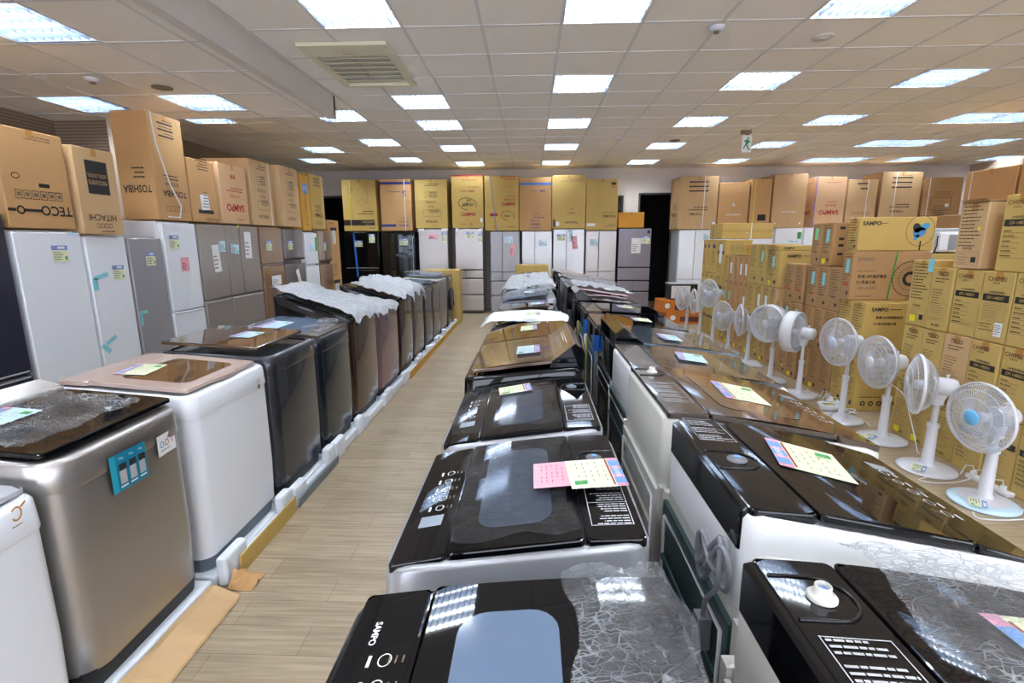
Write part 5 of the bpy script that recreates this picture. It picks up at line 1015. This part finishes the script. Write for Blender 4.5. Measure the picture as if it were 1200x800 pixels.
# microwave ovens
def microwave(x, y, z, rz, m, label, w_=.48, h=.27, d=.36):
    t = thing('microwave_oven', label, 'microwave oven', (x, y, z), rz)
    b = MB(); b.box(-d, 0, -w_/2, w_/2, .01, h, m); b.build('body', t, bevel=.012)
    b = MB(); b.box(0, .012, -w_/2+.01, w_/2-.13, .025, h-.015, m); F = Face(b, (.0125, -.06, h/2), (0, 1, 0), (0, 0, 1)); F.rect(-.12, -.07, .1, .07, mat('oven_window', C(150, 154, 158), .2), 1); dd = b.build('door', t, bevel=.004)
    b = MB(); b.box(0, .012, w_/2-.125, w_/2-.01, .025, h-.015, m); F = Face(b, (.0125, w_/2-.067, h/2), (0, 1, 0), (0, 0, 1)); F.rect(-.035, .05, .035, .075, INK, 1)
    for a in range(3):
        for c in range(4): F.rect(-.035+a*.026, -.08+c*.03, -.017+a*.026, -.062+c*.03, GRY, 1)
    b.build('control_panel', t, bevel=.003)
    b = MB(); [b.cyl((px_, py_, 0), (0, 0, 1), .012, .012, BLKM, 10) for px_ in (-.04, -d+.04) for py_ in (-w_/2+.05, w_/2-.05)]; b.build('foot', t); return t
microwave(4.12, 5.0, 1.464, -pi/2, WHT, 'white microwave oven lying behind the top of the near carton stack', .54, .2)
microwave(4.12, 5.42, 1.464, -pi/2, FRGRY, 'grey microwave oven behind the white one', .56, .24, .3)
b = MB(); b.loft([[(x_, y_, z_) for x_, y_ in ((-.022, -.02), (.016, -.02), (.016, .02), (-.022, .02))] for z_ in (0, .2)], WHT2, smooth=True); b.tube([(.022, -.03, .006), (.03, -.04, .08), (.024, -.04, .13), (.03, -.04, .16)], .006, BLKM, 6)
o = b.build('handset', loc=(3.805, 5.02, 1.464), bevel=.012); tag(o, 'small white handheld appliance with a black cable beside the white microwave oven', 'appliance')
# orange boxes and a small oven by the farthest fan
def ob(x0, x1, y0, y1, z0, z1, label): return carton((x0+x1)/2, y0, z0, y1-y0, x1-x0, z1-z0, -pi/2, mat('carton_deep_orange', C(206, 120, 40), .6), label, lambda F, a, b: (F.rect(-a*.2, -b*.6, a*.9, b*.3, mat('print_brown', C(96, 52, 40), .6), 1), F.ring(-a*.6, b*.1, .05, .05, .05, PAPER, 2)), None, 'orange printed boxes by the far fans')
ob(2.62, 3.3, 9.75, 10.2, 0, .22, 'lower orange printed box under the small black oven'); ob(2.5, 3.2, 9.75, 10.2, .222, .46, 'upper orange printed box under the small black oven')
t = thing('toaster_oven', 'small black and white oven on the orange boxes by the far fans', 'oven', (2.95, 9.8, .462), -pi/2)
b = MB(); b.box(-.34, 0, -.26, .26, .01, .3, BLKM); b.box(-.35, .02, -.28, .28, .3, .315, SILB); b.build('body', t, bevel=.006)
b = MB(); b.box(0, .012, -.24, .12, .03, .27, PAPER); b.build('door', t, bevel=.003); b = MB(); b.tube([(.012, -.2, .24), (.04, -.18, .24), (.04, .06, .24), (.012, .08, .24)], .006, SILB, 6); b.build('handle', t)
b = MB(); [b.cyl((0, .19, z_), (1, 0, 0), .02, .02, BLKM, 14) for z_ in (.09, .17, .25)]; b.build('knob', t)
# power strips, leads, an open round tin
def lead(P, owner, r=.004, m=WCORD):
    pts = []; P = [Vector(p) for p in P]; n = len(P)
    for i in range(n-1):
        p0, p1, p2, p3 = P[max(0, i-1)], P[i], P[i+1], P[min(n-1, i+2)]
        for k in range(6):
            s_ = k/6; pts.append(.5*((2*p1)+(p2-p0)*s_+(2*p0-5*p1+4*p2-p3)*s_*s_+(3*p1-p0-3*p2+p3)*s_**3))
    pts.append(P[-1]); b = MB(); b.tube(pts, r, m, 6); o = b.build('power_cord'); o.parent = owner; o.matrix_parent_inverse = owner.matrix_basis.inverted(); return o
Z = .006
lead([(2.7, 3.28, Z), (2.62, 3.24, Z), (2.7, 3.2, Z), (2.84, 3.21, Z), (2.95, 3.24, .02)], FANS[1])
lead([(2.63, 2.83, Z), (2.61, 2.76, Z), (2.78, 2.75, Z), (2.94, 2.8, Z), (2.95, 3.0, Z), (2.95, 3.12, .03)], FANS[0])
lead([(2.82, 3.98, .5), (2.93, 3.9, .4), (2.96, 3.85, .25), (2.97, 3.78, .1), (2.96, 3.72, Z), (2.95, 3.68, Z)], FANS[2])
lead([(2.85, 4.6, Z), (2.95, 4.55, Z), (2.99, 4.4, Z), (2.97, 4.3, Z), (2.95, 4.25, Z)], FANS[3])
lead([(2.93, 5.05, Z), (2.99, 5.1, Z), (3.0, 5.2, Z), (2.98, 5.3, Z), (3.0, 5.35, Z)], FANS[4])
lead([(2.95, 7.1, Z), (2.99, 7.16, Z), (2.97, 7.24, Z), (2.98, 7.3, Z)], FANS[7])
lead([(2.9, 4.5, .03), (2.97, 4.5, .06), (3.0, 4.58, .05), (2.95, 4.61, .04), (2.92, 4.56, .05), (2.99, 4.5, .03)], FANS[3], .005)
def power_strip(x, y, rz, label, L=.42):
    t = thing('power_strip', label, 'power strip', (x, y, 0), rz); b = MB(); b.box(-L/2, L/2, -.028, .028, 0, .028, WHT2); F = Face(b, (0, 0, .028), (1, 0, 0), (0, 1, 0))
    for k in range(5): F.rect(-L/2+.05+k*.07, -.012, -L/2+.053+k*.07, .012, INK, 1); F.rect(-L/2+.062+k*.07, -.012, -L/2+.065+k*.07, .012, INK, 1)
    b.build('housing', t, bevel=.006)
    for k in (0, 2, 3):
        p = MB(); p.box(-L/2+.045+k*.07, -L/2+.07+k*.07, -.012, .012, .028, .055, WHT2); P = [(-L/2+.057+k*.07, 0, .05), (-L/2+.06+k*.07, .01, .09), (-L/2+.09+k*.07, .03, .08), (-L/2+.1+k*.07, .05, .01)]; p.tube(P, .004, WCORD, 6); p.build('plug', t, bevel=.003)
    return t
power_strip(3.015, 3.17, rad(92), 'white power strip with plugs between the two nearest fan bases', .3)
power_strip(3.0, 4.86, rad(85), 'white power strip with a red lamp behind the fourth fan', .22)
b = MB(); b.lathe([(.07, 0), (.095, .05), (.09, .052), (.065, .01), (0, .01)], (0, 0, 0), (0, 0, 1), WHT2, 26); F = Face(b, (0, 0, .05), (1, 0, 0), (0, 1, 0)); F.ring(0, 0, .088, .088, .088, SKY, 1, 24); F.rect(-.05, -.03, .05, .03, RED, 2); F.rect(-.04, -.02, .04, .01, DOTY, 3)
o = b.build('leaflet_bowl', loc=(2.86, 4.72, 0)); tag(o, 'round white bowl with a blue and red printed leaflet by the fourth fan base', 'bowl')

# ---------------------------------------------------------------- ceiling fittings
def ceil_thing(name, x, y, z, mbs, label, cat, group=None):
    t = thing(name, label, cat, (x, y, z), 0, group)
    for n, b in mbs: b.build(n, t)
    return t
def det(x, y, z, label, r=.05, box=False):
    b = MB(); b.lathe([(r, 0), (r, -.012), (r*.7, -.03), (0, -.032)], (0, 0, 0), (0, 0, 1), FANW, 24)
    c = MB(); c.lathe([(r*.35, -.03), (r*.35, -.045), (0, -.046)], (0, 0, 0), (0, 0, 1), GRY if box else SILB, 16)
    return ceil_thing('smoke_detector', x, y, z, [('housing', b), ('sensor', c)], label, 'detector', 'ceiling detectors')
det(GX+1.97*.6, GY+.16*.6, ZC-.006, 'boxy ceiling detector above the right washers, nearest the camera', .06, True)
det(GX+1.94*.6, GY+7.1*.6, ZC-.006, 'small detector on the far centre of the ceiling'); det(-3.74, 4.52, ZL-.006, 'grey detector on the lowered ceiling', .06, True); det(GX+10.18*.6, GY+7.28*.6, ZC-.006, 'small detector on the ceiling above the fan cartons')
for x, y, z, m, lb in ((GX+3.51*.6, GY+.56*.6, ZC, WALL, 'flat pale round ceiling speaker right of the nearest detector'), (-3.34, 4.81, ZL, GRY, 'brownish round disc on the lowered ceiling'), (GX+3.53*.6, GY+7.66*.6, ZC, GRY, 'round disc on the far right of the ceiling')):
    b = MB(); b.lathe([(.085, 0), (.085, -.008), (.06, -.012), (0, -.012)], (0, 0, 0), (0, 0, 1), m, 28); c = MB(); c.lathe([(.045, -.012), (.04, -.02), (0, -.02)], (0, 0, 0), (0, 0, 1), m, 20); ceil_thing('ceiling_speaker', x, y, z-.004, [('plate', b), ('cone', c)], lb, 'speaker')
# cassette air conditioner grille
t = thing('air_conditioner_grille', 'cream ceiling cassette grille beside the ceiling step', 'vent', (GX-2.95*.6, GY+1.35*.6, ZC))
b = MB(); X0, X1, Y0, Y1 = -.37, .37, -.57, .57
for q in ((X0, X1, Y0, Y0+.26), (X0, X1, Y1-.06, Y1), (X0, X0+.06, Y0+.26, Y1-.06), (X1-.06, X1, Y0+.26, Y1-.06)): b.box(q[0], q[1], q[2], q[3], -.035, -.004, CREAM)
F = Face(b, (0, Y0+.15, -.0352), (1, 0, 0), (0, -1, 0)); F.rules(-.1, .02, .12, 1, .02, MAG, .012, 1); F.rules(-.05, -.03, .1, 1, .02, INK, .01, 1)
b.build('frame', t, bevel=.004)
for k in range(6): s_ = MB(); y_ = Y0+.3+k*.125; s_.loft([[(x_, y_, -.03), (x_, y_+.1, -.008), (x_, y_+.1, -.004), (x_, y_, -.026)] for x_ in (X0+.06, X1-.06)], CREAM, smooth=False); s_.build('slat', t)
# exit sign
t = thing('exit_sign', 'hanging green running man exit sign under the ceiling', 'sign', (GX+4.97*.6, GY+6.45*.6, ZC-.006))
b = MB(); b.box(-.09, .05, -.03, .03, -.05, 0, GRY); b.box(-.02, .02, -.01, .01, -.07, -.05, GRY); b.build('bracket', t)
b = MB(); b.box(-.07, .07, -.012, .012, -.31, -.07, PAPER)
for sg in (-1, 1):
    F = Face(b, (0, sg*.0125, -.19), (-sg, 0, 0), (0, 0, 1)); F.ring(.015, .08, .014, .014, .014, EXITG, 1, 14); F.rect(-.02, .0, .025, .06, EXITG, 1, -.2); F.rect(-.05, .03, -.015, .045, EXITG, 1, .6); F.rect(.02, .02, .05, .035, EXITG, 1, .5); F.rect(-.035, -.07, -.018, .01, EXITG, 1, -.5); F.rect(.0, -.08, .018, .01, EXITG, 1, .35); F.rect(.02, -.085, .05, -.07, EXITG, 1)
b.build('panel', t, bevel=.003)
# camera dome on the back wall top
b = MB(); b.box(-.03, .03, 0, .06, -.02, .04, WHT2); c = MB(); c.lathe([(.05, 0), (.055, -.03), (.04, -.07), (0, -.085)], (0, -.02, -.02), (0, 0, 1), BLKM, 20); t = ceil_thing('security_camera', 8.56, YB-.07, 3.05, [('bracket', b), ('dome', c)], 'small black dome camera high on the back wall at right', 'camera')
# cord on the tall ceiling height carton
b = MB(); b.tube([(XF+.015, 4.8, 2.78), (XF+.02, 4.82, 2.5), (XF+.015, 4.95, 2.15), (XF+.03, 5.05, 1.95), (XF+.04, 5.0, 1.84), (XF+.03, 4.85, 1.84)], .006, WCORD, 6); tag(b.build('packing_cord'), 'white packing cord hanging over the front of the tallest left carton', 'cord')
